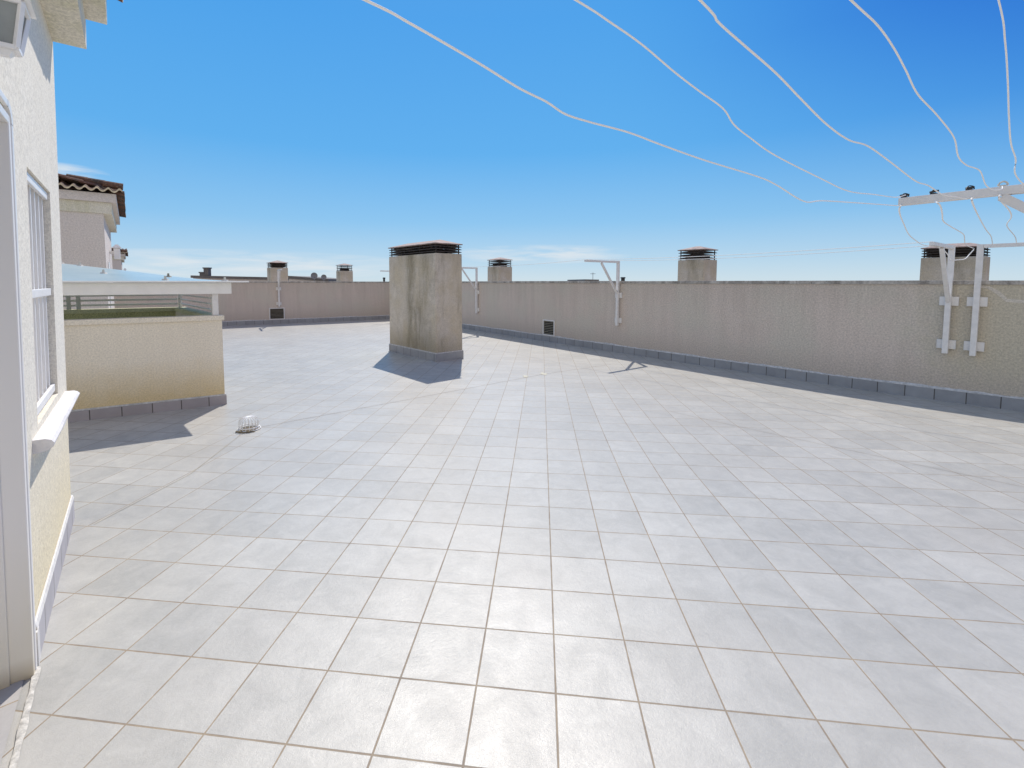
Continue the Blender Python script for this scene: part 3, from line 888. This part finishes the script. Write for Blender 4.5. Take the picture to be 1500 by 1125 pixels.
# door opening: white lining and trim
d0, d1, dz0, dz1 = DOOR
dr = BM()
box(dr, d1 - 0.035, d1 - 0.001, -0.012, 0.55, -0.09, dz1 - 0.001, 0.004)
dfr = hobj('door_frame', dr, door_m)
dr = BM(); box(dr, d0 + 0.001, d0 + 0.035, -0.012, 0.55, -0.09, dz1 - 0.001, 0.004); hobj('door_jamb', dr, pvc_m, dfr)
dr = BM(); box(dr, d0 + 0.036, d1 - 0.036, -0.012, 0.55, dz1 - 0.036, dz1 - 0.001, 0.004); hobj('door_head', dr, pvc_m, dfr)
dr = BM(); box(dr, d1 - 0.052, d1 - 0.036, 0.105, 0.54, -0.075, dz1 - 0.06, 0.003)
box(dr, d1 - 0.046, d1 - 0.036, 0.06, 0.10, -0.08, dz1 - 0.05, 0.003)
hobj('shutter_guide', dr, door_m, dfr)
dr = BM(); box(dr, d0 + 0.04, d1 - 0.056, 0.50, 0.54, -0.06, dz1 - 0.04); hobj('door', dr, blind_m)
# trim strip on the outer face with a rounded top
dr = BM()
box(dr, d1 - 0.002, d1 + 0.03, -0.016, -0.001, -0.085, dz1 - 0.03, 0.005)
c = Vector((d1 - 0.06, 0, dz1 - 0.03))
prev = None
for i in range(9):
    a = i * math.pi / 16
    ro, ri = 0.09, 0.058
    row = [dr.verts.new((c.x + r * math.cos(a), y, c.z + r * math.sin(a) * 0.9)) for r, y in ((ri, -0.016), (ro, -0.016), (ro, -0.001), (ri, -0.001))]
    if prev:
        for q in range(4): dr.faces.new([prev[q], row[q], row[(q + 1) % 4], prev[(q + 1) % 4]])
    prev = row
box(dr, d0, d1 - 0.06, -0.016, -0.001, dz1 + 0.022, dz1 + 0.051, 0.004)
hobj('door_trim', dr, pvc_m, dfr)

# threshold floor inside the doorway, and the white sealant seam along it
g = BM()
for x0, x1 in ((d0 + 0.036, d1 - 0.036),):
    pass
def hw(x, y): p = HP + HE1 * x - HE2 * y; return p
q = [hw(d1 + 0.0, 0.02), hw(d1 + 0.0, 0.55), hw(-2.2, 0.55), hw(-2.2, 0.02)]
vs = [g.verts.new((p.x, p.y, zf(p.x, p.y) + 0.006)) for p in q]
g.faces.new(vs)
tm = NT('threshold_tile')
PP = tm.geopos()
c1, g1, gm1, Q1, cl1, sp1 = tile_nodes(tm, PP, TILE, 0.07, 0.11, R(37.7) - math.pi / 2 + R(3), 0.0085, (0.475, 0.45, 0.42), (0.38, 0.365, 0.345), ((0.36, 0.28, 0.18), (0.28, 0.22, 0.16)))
tm.base(tm.mix(gm1, c1, g1)); tm.set(Roughness=0.45)
tag(obj('threshold_floor', g, tm.m), kind='structure')
g = BM()
prev = None
for i in range(60):
    x = d1 + 0.02 - i * 0.03
    p = hw(x, -0.016); z = zf(p.x, p.y)
    wl = 0.010 + 0.003 * math.sin(i * 0.9) * math.sin(i * 0.37) + random.uniform(-0.0006, 0.0006)
    a, c_ = hw(x, -0.016 + wl), hw(x, -0.016 - wl * 1.2)
    row = [g.verts.new((a.x, a.y, z + 0.0075)), g.verts.new((p.x, p.y, z + 0.010)), g.verts.new((c_.x, c_.y, z + 0.0045))]
    if prev:
        for k in range(2): g.faces.new([prev[k], row[k], row[k+1], prev[k+1]])
    prev = row
tag(obj('sealant_seam', g, seam_m, smooth=True), 'rough white mortar seam across the doorway floor at the lower left', 'mortar seam')

# wall lantern over the door
LN = Vector((-0.68, -0.075, 0))
lant = thing('wall_lantern', 'white wall lantern with grey glass panes at the upper left corner', 'lantern', (HP + HE1 * LN.x - HE2 * (LN.y - 0.016 * 2.5)).to_tuple()[:2] + (2.42,), math.atan2(HE1.y, HE1.x))
def sq(h, z): return [(-h, -h, z), (h, -h, z), (h, h, z), (-h, h, z)]
hb, ht, Hh = 0.032, 0.055, 0.14
b = BM()
for sxn, syn in ((-1, -1), (1, -1), (1, 1), (-1, 1)):
    bar(b, (sxn * hb, syn * hb, 0), (sxn * ht, syn * ht, Hh), 0.014, 0.014, 0.002)
for h, z in ((hb, 0.0), (ht, Hh)):
    q = [Vector(p) for p in sq(h, z)]
    for i in range(4): bar(b, q[i], q[(i + 1) % 4], 0.014, 0.014, 0.002)
prism(b, sq(hb - 0.004, -0.006), sq(hb - 0.004, 0.004))
prism(b, sq(0.012, -0.025), sq(hb - 0.008, -0.0065))
obj('frame', b, white_m, lant)
b = BM(); prism(b, sq(hb - 0.004, 0.005), sq(ht - 0.004, Hh - 0.005)); obj('glass', b, glass_m, lant)
b = BM()
prism(b, sq(ht + 0.022, Hh + 0.009), sq(ht + 0.018, Hh + 0.016), 0.003)
prism(b, sq(ht + 0.009, Hh + 0.017), sq(0.036, Hh + 0.055), 0.003)
prism(b, sq(0.032, Hh + 0.056), sq(0.014, Hh + 0.085), 0.003)
obj('lantern_roof', b, white_m, lant)
b = BM()
box(b, -0.025, 0.025, 0.062, 0.078, Hh - 0.04, Hh + 0.10, 0.004)
tube(b, spline([(0, 0.068, Hh + 0.07), (0, 0.045, Hh + 0.105), (0, 0.018, Hh + 0.11), (0, 0, Hh + 0.086)], 5), 0.006, 8)
obj('wall_arm', b, white_m, lant)

# ------------------------------------------------------------------ roofed light well (planter-like box) at the left
PF = Vector((-3.763, 6.553, 0))                    # front right corner at the floor
pd = -direc(60.27)                                 # along the front, towards the left
pb = direc(-42)                                    # along the right side, going back
wl = thing('light_well', 'tan rendered light well box at left under a pale blue sheet roof', 'light well', (PF.x, PF.y, 0), rz_of(pd))
def Pw(a, c, z):                                   # local coordinates of a point a along the front, c back, z up
    q = pd * a + pb * c
    rz = rz_of(pd)
    return Vector((q.x * math.cos(-rz) - q.y * math.sin(-rz), q.x * math.sin(-rz) + q.y * math.cos(-rz), z))
def quadprism(b, a0, a1, c0, c1, z0, z1, bev=0.0):
    prism(b, [Pw(a0, c0, z0), Pw(a1, c0, z0), Pw(a1, c1, z0), Pw(a0, c1, z0)], [Pw(a0, c0, z1), Pw(a1, c0, z1), Pw(a1, c1, z1), Pw(a0, c1, z1)], bev)
LW, DW, ZT = 4.2, 3.0, 1.17
b = BM(); quadprism(b, 0.0, LW, 0.0, 0.16, -0.3, ZT - 0.07, 0.004); obj('front_wall', b, planter_m, wl)
b = BM(); quadprism(b, 0.0, 0.16, 0.161, DW, -0.3, ZT - 0.07, 0.004); obj('side_wall', b, planter_m, wl)
b = BM(); quadprism(b, 0.161, LW, DW - 0.16, DW, -0.3, ZT - 0.07); obj('rear_wall', b, moss_m, wl)
b = BM(); quadprism(b, -0.025, LW, -0.025, 0.18, ZT - 0.069, ZT, 0.006); obj('front_rim', b, planter_m, wl)
b = BM(); quadprism(b, -0.025, 0.18, 0.181, DW, ZT - 0.069, ZT + 0.001, 0.006)
quadprism(b, 0.181, LW, DW - 0.18, DW, ZT - 0.069, ZT + 0.002, 0.006); obj('side_rim', b, lime_m, wl)
b = BM(); quadprism(b, 0.17, LW, 0.17, DW - 0.17, 0.2, 0.22); obj('well_bottom', b, moss_m, wl)
b = BM(); quadprism(b, -0.018, LW, -0.018, -0.001, -0.16, 0.0, 0.002); quadprism(b, -0.018, -0.001, 0.0, DW, -0.16, 0.0, 0.002)
obj('skirting', b, skirt_planter_m, wl)
b = BM(); quadprism(b, -0.017, LW, -0.016, -0.001, 0.001, 0.024, 0.004); quadprism(b, -0.016, -0.001, 0.0, DW, 0.001, 0.024, 0.004)
obj('mortar_strip', b, mortar_m, wl)
# posts, rails, beam
for a, c_, wp in ((0.07, 0.06, 0.075), (1.55, DW - 0.09, 0.06), (1.68, DW - 0.09, 0.06), (0.07, DW - 0.09, 0.06)):
    b = BM(); zt2 = 1.478 if c_ < 1 else 1.60 + 0.03 * a
    quadprism(b, a - wp/2, a + wp/2, c_ - wp/2, c_ + wp/2, ZT + 0.003, zt2, 0.003); obj('roof_post', b, steel_m, wl)
for z in (1.24, 1.325, 1.41):
    b = BM()
    bar(b, Pw(0.07, 0.11, z), Pw(0.07, DW - 0.13, z), 0.022, 0.022)
    obj('guard_rail', b, white_m, wl)
    b = BM(); bar(b, Pw(0.11, DW - 0.09, z), Pw(LW, DW - 0.09, z), 0.026, 0.036)
    obj('guard_rail', b, white_m, wl)
b = BM(); quadprism(b, -0.13, LW, -0.02, 0.04, 1.480, 1.640, 0.004); obj('front_beam', b, beam_m, wl)
b = BM(); bar(b, Pw(-0.05, 0.05, 1.60), Pw(0.05, DW + 0.1, 1.70), 0.05, 0.06); obj('side_beam', b, steel_m, wl)
# sheet roof: front edge level, rear edge climbing to the left
b = BM()
NX, NY = 16, 10
gridp = {}
for i in range(NX + 1):
    for j in range(NY + 1):
        u, w_ = i / NX, j / NY
        a = -0.34 + (LW + 0.34) * u
        c_ = -0.05 + (DW + 0.2) * w_
        zr = 1.662 + 0.27 * min(1.0, max(0.0, (a + 0.3) / 2.2)) ** 0.9 + 0.055 * max(0, a - 1.9) + 0.02
        z = 1.655 + (zr - 1.655) * w_ ** 0.9 * 1.15
        gridp[i, j] = (b.verts.new(Pw(a, c_, z)), b.verts.new(Pw(a, c_, z - 0.012)))
for i in range(NX):
    for j in range(NY):
        for k in (0, 1):
            q = [gridp[i, j][k], gridp[i+1, j][k], gridp[i+1, j+1][k], gridp[i, j+1][k]]
            b.faces.new(q if k == 0 else list(reversed(q)))
edge = [(i, 0) for i in range(NX)] + [(NX, j) for j in range(NY)] + [(i, NY) for i in range(NX, 0, -1)] + [(0, j) for j in range(NY, 0, -1)]
for k in range(len(edge)):
    p, q = edge[k], edge[(k + 1) % len(edge)]
    b.faces.new([gridp[p][0], gridp[q][0], gridp[q][1], gridp[p][1]])
sheet = obj('sheet_roof', b, poly_m, wl)
def sheet_z(a, c_):
    w_ = (c_ + 0.05) / (DW + 0.2)
    zr = 1.662 + 0.27 * min(1.0, max(0.0, (a + 0.3) / 2.2)) ** 0.9 + 0.055 * max(0, a - 1.9) + 0.02
    return 1.655 + (zr - 1.655) * max(w_, 0) ** 0.9 * 1.15
b = BM()
quadprism(b, -0.345, LW, -0.075, -0.051, 1.643, 1.664, 0.003); obj('edge_strip', b, white_m, sheet)
for a, c_ in ((0.62, 0.25), (0.42, 1.5), (1.25, 1.35), (-0.12, 0.3), (1.5, 3.0), (1.75, 3.02), (2.1, 3.02), (1.95, 2.9)):
    z = sheet_z(a, c_)
    b = BM()
    p = Pw(a, c_, z)
    cyl(b, (p.x, p.y), 0.052, z - 0.004, z + 0.018, 12, 0.036)
    cyl(b, (p.x, p.y), 0.018, z + 0.0185, z + 0.06, 8, 0.013)
    obj('screw_cap', b, clip_white_m if random.random() < 0.6 else louvre_m, sheet)

# ------------------------------------------------------------------ neighbour houses on the left
def row_house(label, C, group):
    """C: near right corner; local X along the right side going away, local +Y to the left"""
    t = thing('row_house', label, 'house', C.to_tuple(), math.atan2(HE1.y, HE1.x), group)
    L, W, sof = 5.5, 5.0, 3.36
    b = BM(); box(b, 0, L, 0, W, -6, sof); obj('wall', b, far_m, t)
    b = BM(); box(b, -0.03, L, -0.17, W, sof + 0.001, sof + 0.28, 0.005)
    obj('lower_cornice', b, soffit_m, t)
    b = BM(); box(b, -0.09, L, -0.27, W, sof + 0.281, sof + 0.50, 0.005)
    obj('upper_cornice', b, far_m, t)
    rt = BM()
    # front slope: waves across the front, climbing away
    tmp = BM(); corrugated(tmp, -0.40, W, -0.20, 1.1, sof + 0.545, sof + 0.92, rows=3)
    bmesh.ops.rotate(tmp, verts=tmp.verts, cent=(0, 0, 0), matrix=Matrix(((0, 1, 0), (1, 0, 0), (0, 0, 1))))
    obj('front_tiles', tmp, [clay_m, tile_end_m], t)
    corrugated(rt, 0.15, L, -0.44, 1.3, sof + 0.56, sof + 0.96, rows=5)
    obj('side_tiles', rt, [clay_m, tile_end_m], t)
    rg = BM()
    for i in range(14):
        y0 = -0.42 + i * 0.36
        z = sof + 0.90 + (0.05 if y0 > 0.6 else 0.05 - 0.25 * max(0, 0.5 - y0))
        x = 1.05 - 1.1 * max(0, 0.75 - y0) / 1.2
        pts = [(x, y0, z - 0.01 + 0.0), (x, y0 + 0.4, z + 0.022)]
        tube(rg, pts, 0.085, 10)
    obj('ridge_tiles', rg, clay_m, t)
    lb = BM(); box(lb, 3.0, 3.16, -0.26, -0.10, 2.35, 2.68, 0.02); prism(lb, [(2.96, -0.30, 2.69), (3.2, -0.30, 2.69), (3.2, -0.06, 2.69), (2.96, -0.06, 2.69)], [(3.05, -0.21, 2.80), (3.11, -0.21, 2.80), (3.11, -0.15, 2.80), (3.05, -0.15, 2.80)])
    box(lb, 3.06, 3.10, -0.099, -0.001, 2.5, 2.6)
    obj('wall_lantern', lb, white_m, t)
    wb = BM(); box(wb, 1.2, 2.0, -0.02, -0.001, 0.9, 2.2, 0.003); obj('window', wb, pvc_m, t)
    return t
h2 = row_house('neighbour house with brown barrel tile roof just right of the cream wall', Vector((-9.54, 11.6, 0)), 'row houses along the terraces')
dup(h2, (-0.789 * 36, 36, 0), h2.rotation_euler.z, 'tiny far neighbour house with tiled roof, seen past the nearer one', 'row houses along the terraces')

# ------------------------------------------------------------------ far roofs and small things over the parapets
def far_thing(name, label, cat, loc, rz=0.0): return thing(name, label, cat, loc, rz)
def px_at(px, depth): return ((px - 707.6) / 668.1 * depth, depth)
def zh(py, depth): return 1.65 + (413 - py) / 668.1 * depth
def building(label, x0, x1, y_top0, y_top1, depth, deep=8, chim=None, slope=0.0):
    p0, p1 = px_at(x0, depth), px_at(x1, depth)
    t = thing('far_building', label, 'building', (p0[0], depth, 0))
    L = p1[0] - p0[0]
    z0, z1 = zh(y_top0, depth), zh(y_top1, depth)
    b = BM()
    prism(b, [(0, 0, -10), (L, 0, -10), (L, deep, -10), (0, deep, -10)], [(0, 0, z0 - 0.25), (L, 0, z1 - 0.25), (L, deep, z1 - 0.25), (0, deep, z0 - 0.25)])
    obj('wall', b, far_m, t)
    b = BM()
    prism(b, [(-.15, -.15, z0 - 0.249), (L + .15, -.15, z1 - 0.249), (L + .15, deep, z1 - 0.249), (-.15, deep, z0 - 0.249)], [(-.15, -.15, z0), (L + .15, -.15, z1), (L + .15, deep, z1), (-.15, deep, z0)])
    obj('flat_roof', b, roof_far_m, t)
    for (cx0, cx1, cy) in (chim or []):
        b = BM(); a, c_ = px_at(cx0, depth)[0] - p0[0], px_at(cx1, depth)[0] - p0[0]
        zz = zh(cy, depth)
        box(b, a, c_, 0.3, 0.3 + (c_ - a), min(z0, z1) - 0.01, zz)
        box(b, a - 0.06, c_ + 0.06, 0.24, 0.36 + (c_ - a), zz + 0.001, zz + 0.12)
        obj('roof_stack', b, roof_far_m, t)
    return t
building('long low grey roof with a small box stack, above the sheet roof at left', 284, 392, 403.5, 406.0, 46, chim=[(297, 304, 393.5), (291, 297, 400)])
building('dark sloping far roof with dishes between the two small rear chimneys', 424, 480, 404, 408.6, 44)
def dish(label, px, py, depth, d=0.8):
    p = px_at(px, depth); z = zh(py, depth)
    t = thing('satellite_dish', label, 'satellite dish', (p[0], p[1], z - 0.7), R(20), 'satellite dishes on the dark far roof')
    b = BM(); bar(b, (0, 0, -0.35), (0, 0, 0.62), 0.07); obj('mast', b, dish_m, t)
    b = BM()
    rings = []
    for r_, dep in ((0.02, 0.10), (0.5, 0.06), (1.0, 0.0)):
        rings.append([b.verts.new((d / 2 * r_ * math.cos(k * math.pi / 8), -0.08 + dep - 0.02, 0.7 + d / 2 * r_ * math.sin(k * math.pi / 8))) for k in range(16)])
    for a in range(2):
        for k in range(16): b.faces.new([rings[a][k], rings[a][(k + 1) % 16], rings[a + 1][(k + 1) % 16], rings[a + 1][k]])
    b.faces.new(rings[0])
    obj('reflector', b, dish_m, t)
    b = BM(); bar(b, (0, 0, 0.5), (0, -0.4, 0.62), 0.03); obj('feed_arm', b, dish_m, t)
    return t
dish('larger far satellite dish left of the smallest chimney', 461, 404, 43.5, 0.62)
dish('smaller far satellite dish near the lower end of the dark roof', 475, 406, 43.5, 0.5)
def pipe(label, px, py, depth, r, cat='vent pipe'):
    p = px_at(px, depth); z = zh(py, depth)
    t = thing('vent_pipe', label, cat, (p[0], p[1], 0))
    b = BM(); cyl(b, (0, 0), r, -6, z - 0.06, 12); obj('pipe', b, clip_m, t)
    b = BM(); cyl(b, (0, 0), r * 1.5, z - 0.059, z, 12, r * 1.1); obj('cowl', b, clip_m, t)
    return t
pipe('short dark vent pipe above the rear parapet left of the tall chimney', 563, 406.5, 26, 0.06)
# roof with antenna right of the far bracket
t = building('low brown far roof with antenna, left of the angled bracket', 858, 874, 409.2, 409.6, 40)
p = px_at(868, 40.5)
an = thing('roof_antenna', 'thin far antenna mast above the low brown roof left of the angled bracket', 'antenna', (p[0], 40.5, zh(409.5, 40.5)))
b = BM(); bar(b, (0, 0, -0.1), (0, 0, 0.62), 0.035); obj('mast', b, dish_m, an)
b = BM()
bar(b, (-0.22, 0, 0.5), (0.22, 0, 0.5), 0.025)
for i in range(4): bar(b, (-0.18 + i * 0.12, -0.15, 0.52), (-0.18 + i * 0.12, 0.15, 0.52), 0.018)
obj('aerial', b, dish_m, an)
pipe('short dark vent pipe seen between the posts of the angled bracket', 912, 406, 24, 0.1)

# ------------------------------------------------------------------ drain guard and sealant spots
dc = Vector((-2.83, 5.41, 0)); dz = zf(dc.x, dc.y)
dg = thing('drain_guard', 'round white wire drain guard standing on the tiles', 'drain guard', (dc.x, dc.y, dz))
b = BM()
for k in range(18):
    a = 2 * math.pi * k / 18
    ca, sa = math.cos(a), math.sin(a)
    tube(b, spline([(0.125 * ca, 0.125 * sa, 0.005), (0.112 * ca, 0.112 * sa, 0.03), (0.108 * ca, 0.108 * sa, 0.10), (0.09 * ca, 0.09 * sa, 0.135), (0.05 * ca, 0.05 * sa, 0.15), (0.02 * ca, 0.02 * sa, 0.152)], 3), 0.0034, 6)
obj('wire_dome', b, wire_m, dg, smooth=True)
b = BM(); cyl(b, (0, 0), 0.032, 0.147, 0.158, 16, 0.026); obj('top_disc', b, wire_m, dg)
b = BM()
for z, r_ in ((0.01, 0.126), (0.034, 0.113)):
    pts = [(r_ * math.cos(k * math.pi / 16), r_ * math.sin(k * math.pi / 16), z) for k in range(33)]
    tube(b, pts, 0.006, 6)
obj('base_ring', b, wire_m, dg, smooth=True)
b = BM(); cyl(b, (0, 0), 0.10, 0.002, 0.006, 20); obj('drain_hole', b, M_plain('drain_mouth', (0.14, 0.11, 0.07), 0.9, 0.3, scale=40), dg)
b = BM()
for k in range(5):
    a = -2.2 + k * 0.35
    box(b, 0.135 * math.cos(a) - 0.02, 0.135 * math.cos(a) + 0.025, 0.14 * math.sin(a) - 0.014, 0.14 * math.sin(a) + 0.012, 0.004, 0.014 + 0.006 * (k % 2), 0.004)
obj('debris', b, M_plain('leaf_debris', (0.20, 0.16, 0.10), 0.9, 0.4, scale=60), dg)

def blob(label, x, y, r, seed):
    rnd = random.Random(seed)
    z = zf(x, y) + 0.004
    b = BM()
    c = b.verts.new((x, y, z + 0.006))
    n = 18
    rr = [r * (0.6 + 0.8 * rnd.random()) for _ in range(n)]
    ring = [b.verts.new((x + rr[k] * 1.0 * math.cos(2 * math.pi * k / n), y + rr[k] * 1.9 * math.sin(2 * math.pi * k / n), z)) for k in range(n)]
    for k in range(n): b.faces.new([c, ring[k], ring[(k + 1) % n]])
    o = obj('sealant_spot', b, sealant_m)
    return tag(o, label, 'sealant spot', 'yellowish sealant spots on the tile joints')
def fpt(px, py):
    depth = 668.1 * 1.78 / (py - 413)
    return ((px - 707.6) / 668.1 * depth, depth)
blob('left one of two pale yellow sealant spots on the mid floor', *fpt(770.5, 553), 0.05, 1)
blob('right one of two pale yellow sealant spots on the mid floor', *fpt(797, 549), 0.055, 2)

# thin dark drainage folds in the tiling
fold_m = M_plain('fold_joint', (0.36, 0.30, 0.235), 0.9, 0.3, scale=6)
def fold(name, pts, w, fold_m=fold_m):
    b = BM(); prev = None
    P = []
    for i in range(len(pts) - 1):
        a, c_ = Vector(pts[i]), Vector(pts[i + 1])
        n = int((c_ - a).length / 0.15) + 1
        P += [a.lerp(c_, k / n) for k in range(n)]
    P.append(Vector(pts[-1]))
    for i, p in enumerate(P):
        d = (P[min(i + 1, len(P) - 1)] - P[max(i - 1, 0)]).normalized()
        n = Vector((-d.y, d.x)) * w / 2
        a, c_ = p + n, p - n
        row = [b.verts.new((a.x, a.y, zf(a.x, a.y) + 0.004)), b.verts.new((c_.x, c_.y, zf(c_.x, c_.y) + 0.004))]
        if prev: b.faces.new([prev[0], row[0], row[1], prev[1]])
        prev = row
    tag(obj(name, b, fold_m), kind='structure')
fold('floor_fold_joint', [(-2.72, 5.5), (1.22, 8.75), (2.75, 9.75)], 0.007)
fold('floor_fold_joint', [(2.55, 6.15), (4.5, 3.68), (5.6, 2.3)], 0.005)
fold('floor_fold_joint', [(-2.83, 5.28), (-2.70, 4.1), (-2.82, 3.2)], 0.005, M_plain('fold_joint_tan', (0.47, 0.41, 0.30), 0.9, 0.2, scale=6))

# ------------------------------------------------------------------ light, sky, camera
SUN_AZ, SUN_EL = -2.0, 50.0
sd = Vector((math.sin(R(SUN_AZ)) * math.cos(R(SUN_EL)), math.cos(R(SUN_AZ)) * math.cos(R(SUN_EL)), math.sin(R(SUN_EL))))
ld = bpy.data.lights.new('sun', 'SUN')
ld.energy = 4.2; ld.angle = R(0.53); ld.color = (1.0, 0.94, 0.86)
lo = bpy.data.objects.new('sun', ld); link(lo)
lo.rotation_euler = (-sd).to_track_quat('-Z', 'Y').to_euler()

w = bpy.data.worlds.new('World'); scene.world = w; w.use_nodes = True
nt = w.node_tree; nt.nodes.clear()
def N(t, **k):
    n = nt.nodes.new(t)
    for a, v in k.items(): setattr(n, a, v)
    return n
L = nt.links.new
out = N('ShaderNodeOutputWorld'); bg = N('ShaderNodeBackground')
sky = N('ShaderNodeTexSky', sky_type='NISHITA')
sky.sun_disc = False
sky.sun_elevation = R(SUN_EL); sky.sun_rotation = R(SUN_AZ)
sky.altitude = 50; sky.air_density = 1.0; sky.dust_density = 0.35; sky.ozone_density = 3.0
bg.inputs['Strength'].default_value = 0.11
tc = N('ShaderNodeTexCoord'); sp = N('ShaderNodeSeparateXYZ'); L(tc.outputs['Generated'], sp.inputs[0])
def WM(op, a, b=None, clamp=False):
    n = N('ShaderNodeMath', operation=op, use_clamp=clamp)
    for i, v in enumerate((a, b)):
        if v is None: continue
        if isinstance(v, bpy.types.NodeSocket): L(v, n.inputs[i])
        else: n.inputs[i].default_value = v
    return n.outputs[0]
az = WM('ARCTAN2', sp.outputs[0], sp.outputs[1])
el = WM('ARCSINE', sp.outputs[2])
cv = N('ShaderNodeCombineXYZ'); L(WM('MULTIPLY', az, 3.2), cv.inputs[0]); L(WM('MULTIPLY', el, 26.0), cv.inputs[1])
cn = N('ShaderNodeTexNoise'); L(cv.outputs[0], cn.inputs['Vector']); cn.inputs['Scale'].default_value = 2.2; cn.inputs['Detail'].default_value = 6; cn.inputs['Roughness'].default_value = 0.58; cn.inputs['Distortion'].default_value = 0.4
def cloud(a0, e0, aw, ew, lo_, hi_):
    da = WM('DIVIDE', WM('SUBTRACT', az, R(a0)), R(aw)); de = WM('DIVIDE', WM('SUBTRACT', el, R(e0)), R(ew))
    d = WM('SUBTRACT', 1.0, WM('ADD', WM('MULTIPLY', da, da), WM('MULTIPLY', de, de)), True)
    nz = N('ShaderNodeMapRange'); L(cn.outputs['Fac'], nz.inputs[0]); nz.inputs[1].default_value = lo_; nz.inputs[2].default_value = hi_
    return WM('MULTIPLY', WM('POWER', d, 0.7), nz.outputs[0])
cl = WM('ADD', cloud(7.0, 3.4, 11.5, 1.25, 0.38, 0.62), WM('ADD', cloud(-27, 1.9, 20, 1.7, 0.36, 0.64), cloud(-41.8, 10.0, 3.2, 0.8, 0.35, 0.6)), True)
cl = WM('MULTIPLY', cl, 0.8)
STR = 0.11
gm = N('ShaderNodeValToRGB'); L(WM('DIVIDE', el, R(90)), gm.inputs[0])
stops = [(0.0, (0.60, 0.74, 0.83)), (0.025, (0.47, 0.67, 0.84)), (0.08, (0.255, 0.55, 0.86)), (0.17, (0.108, 0.43, 0.86)), (0.32, (0.066, 0.36, 0.84)), (0.6, (0.06, 0.29, 0.75)), (1.0, (0.07, 0.22, 0.60))]
while len(gm.color_ramp.elements) < len(stops): gm.color_ramp.elements.new(0.5)
for e, (p, c) in zip(gm.color_ramp.elements, stops): e.position = p; e.color = (*c, 1)
# the sky deepens towards the right, away from the haze
dk = N('ShaderNodeMapRange'); dk.interpolation_type = 'SMOOTHSTEP'
L(WM('MULTIPLY', WM('SUBTRACT', az, R(12)), WM('MULTIPLY', el, 2.4, True)), dk.inputs[0])
dk.inputs[1].default_value = 0.02; dk.inputs[2].default_value = 0.75; dk.inputs[3].default_value = 1.0; dk.inputs[4].default_value = 0.36
sc = N('ShaderNodeVectorMath', operation='SCALE'); L(gm.outputs[0], sc.inputs[0]); sc.inputs['Scale'].default_value = 1 / STR
dkc = N('ShaderNodeCombineXYZ'); L(WM('POWER', dk.outputs[0], 1.6), dkc.inputs[0]); L(WM('POWER', dk.outputs[0], 0.85), dkc.inputs[1]); L(WM('POWER', dk.outputs[0], 0.25), dkc.inputs[2])
sd2 = N('ShaderNodeVectorMath', operation='MULTIPLY'); L(sc.outputs[0], sd2.inputs[0]); L(dkc.outputs[0], sd2.inputs[1])
hz_ = N('ShaderNodeMix', data_type='RGBA'); hz_.inputs[0].default_value = 0.93
L(sky.outputs[0], hz_.inputs[6]); L(sd2.outputs[0], hz_.inputs[7])
# broken bright cloud added to the unseen sky behind the viewer, lifting shaded walls
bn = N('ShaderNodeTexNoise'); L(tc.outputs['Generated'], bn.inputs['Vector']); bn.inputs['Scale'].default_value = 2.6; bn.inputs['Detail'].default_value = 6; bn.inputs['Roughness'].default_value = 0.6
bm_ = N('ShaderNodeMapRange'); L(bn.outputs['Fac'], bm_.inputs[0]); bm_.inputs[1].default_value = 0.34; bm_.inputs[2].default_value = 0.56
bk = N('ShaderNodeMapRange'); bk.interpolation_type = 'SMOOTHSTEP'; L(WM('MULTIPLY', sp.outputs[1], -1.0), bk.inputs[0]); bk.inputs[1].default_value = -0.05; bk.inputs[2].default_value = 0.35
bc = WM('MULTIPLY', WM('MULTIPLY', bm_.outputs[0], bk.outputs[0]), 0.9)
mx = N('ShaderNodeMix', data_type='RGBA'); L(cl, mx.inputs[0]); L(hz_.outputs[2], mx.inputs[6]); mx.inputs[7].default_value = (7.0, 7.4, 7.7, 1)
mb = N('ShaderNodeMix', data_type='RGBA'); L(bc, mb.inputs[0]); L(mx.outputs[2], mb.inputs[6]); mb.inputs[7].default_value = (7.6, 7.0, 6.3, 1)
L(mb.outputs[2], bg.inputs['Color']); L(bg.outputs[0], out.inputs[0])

cam = bpy.data.cameras.new('camera'); co = bpy.data.objects.new('camera', cam); link(co)
co.location = (0, 0, 1.65)
co.rotation_euler = (math.pi / 2 - 0.0667, 0, 0)
cam.sensor_width = 36; cam.lens = 668.1 / 1500 * 36
cam.shift_x = (750 - 707.6) / 1500
cam.shift_y = -(562.5 - 457.6) / 1500
cam.clip_start = 0.05; cam.clip_end = 6000
scene.camera = co
scene.view_settings.view_transform = 'Standard'
scene.view_settings.look = 'None'
scene.view_settings.exposure = 0
scene.view_settings.gamma = 1
scene.render.engine = 'CYCLES'
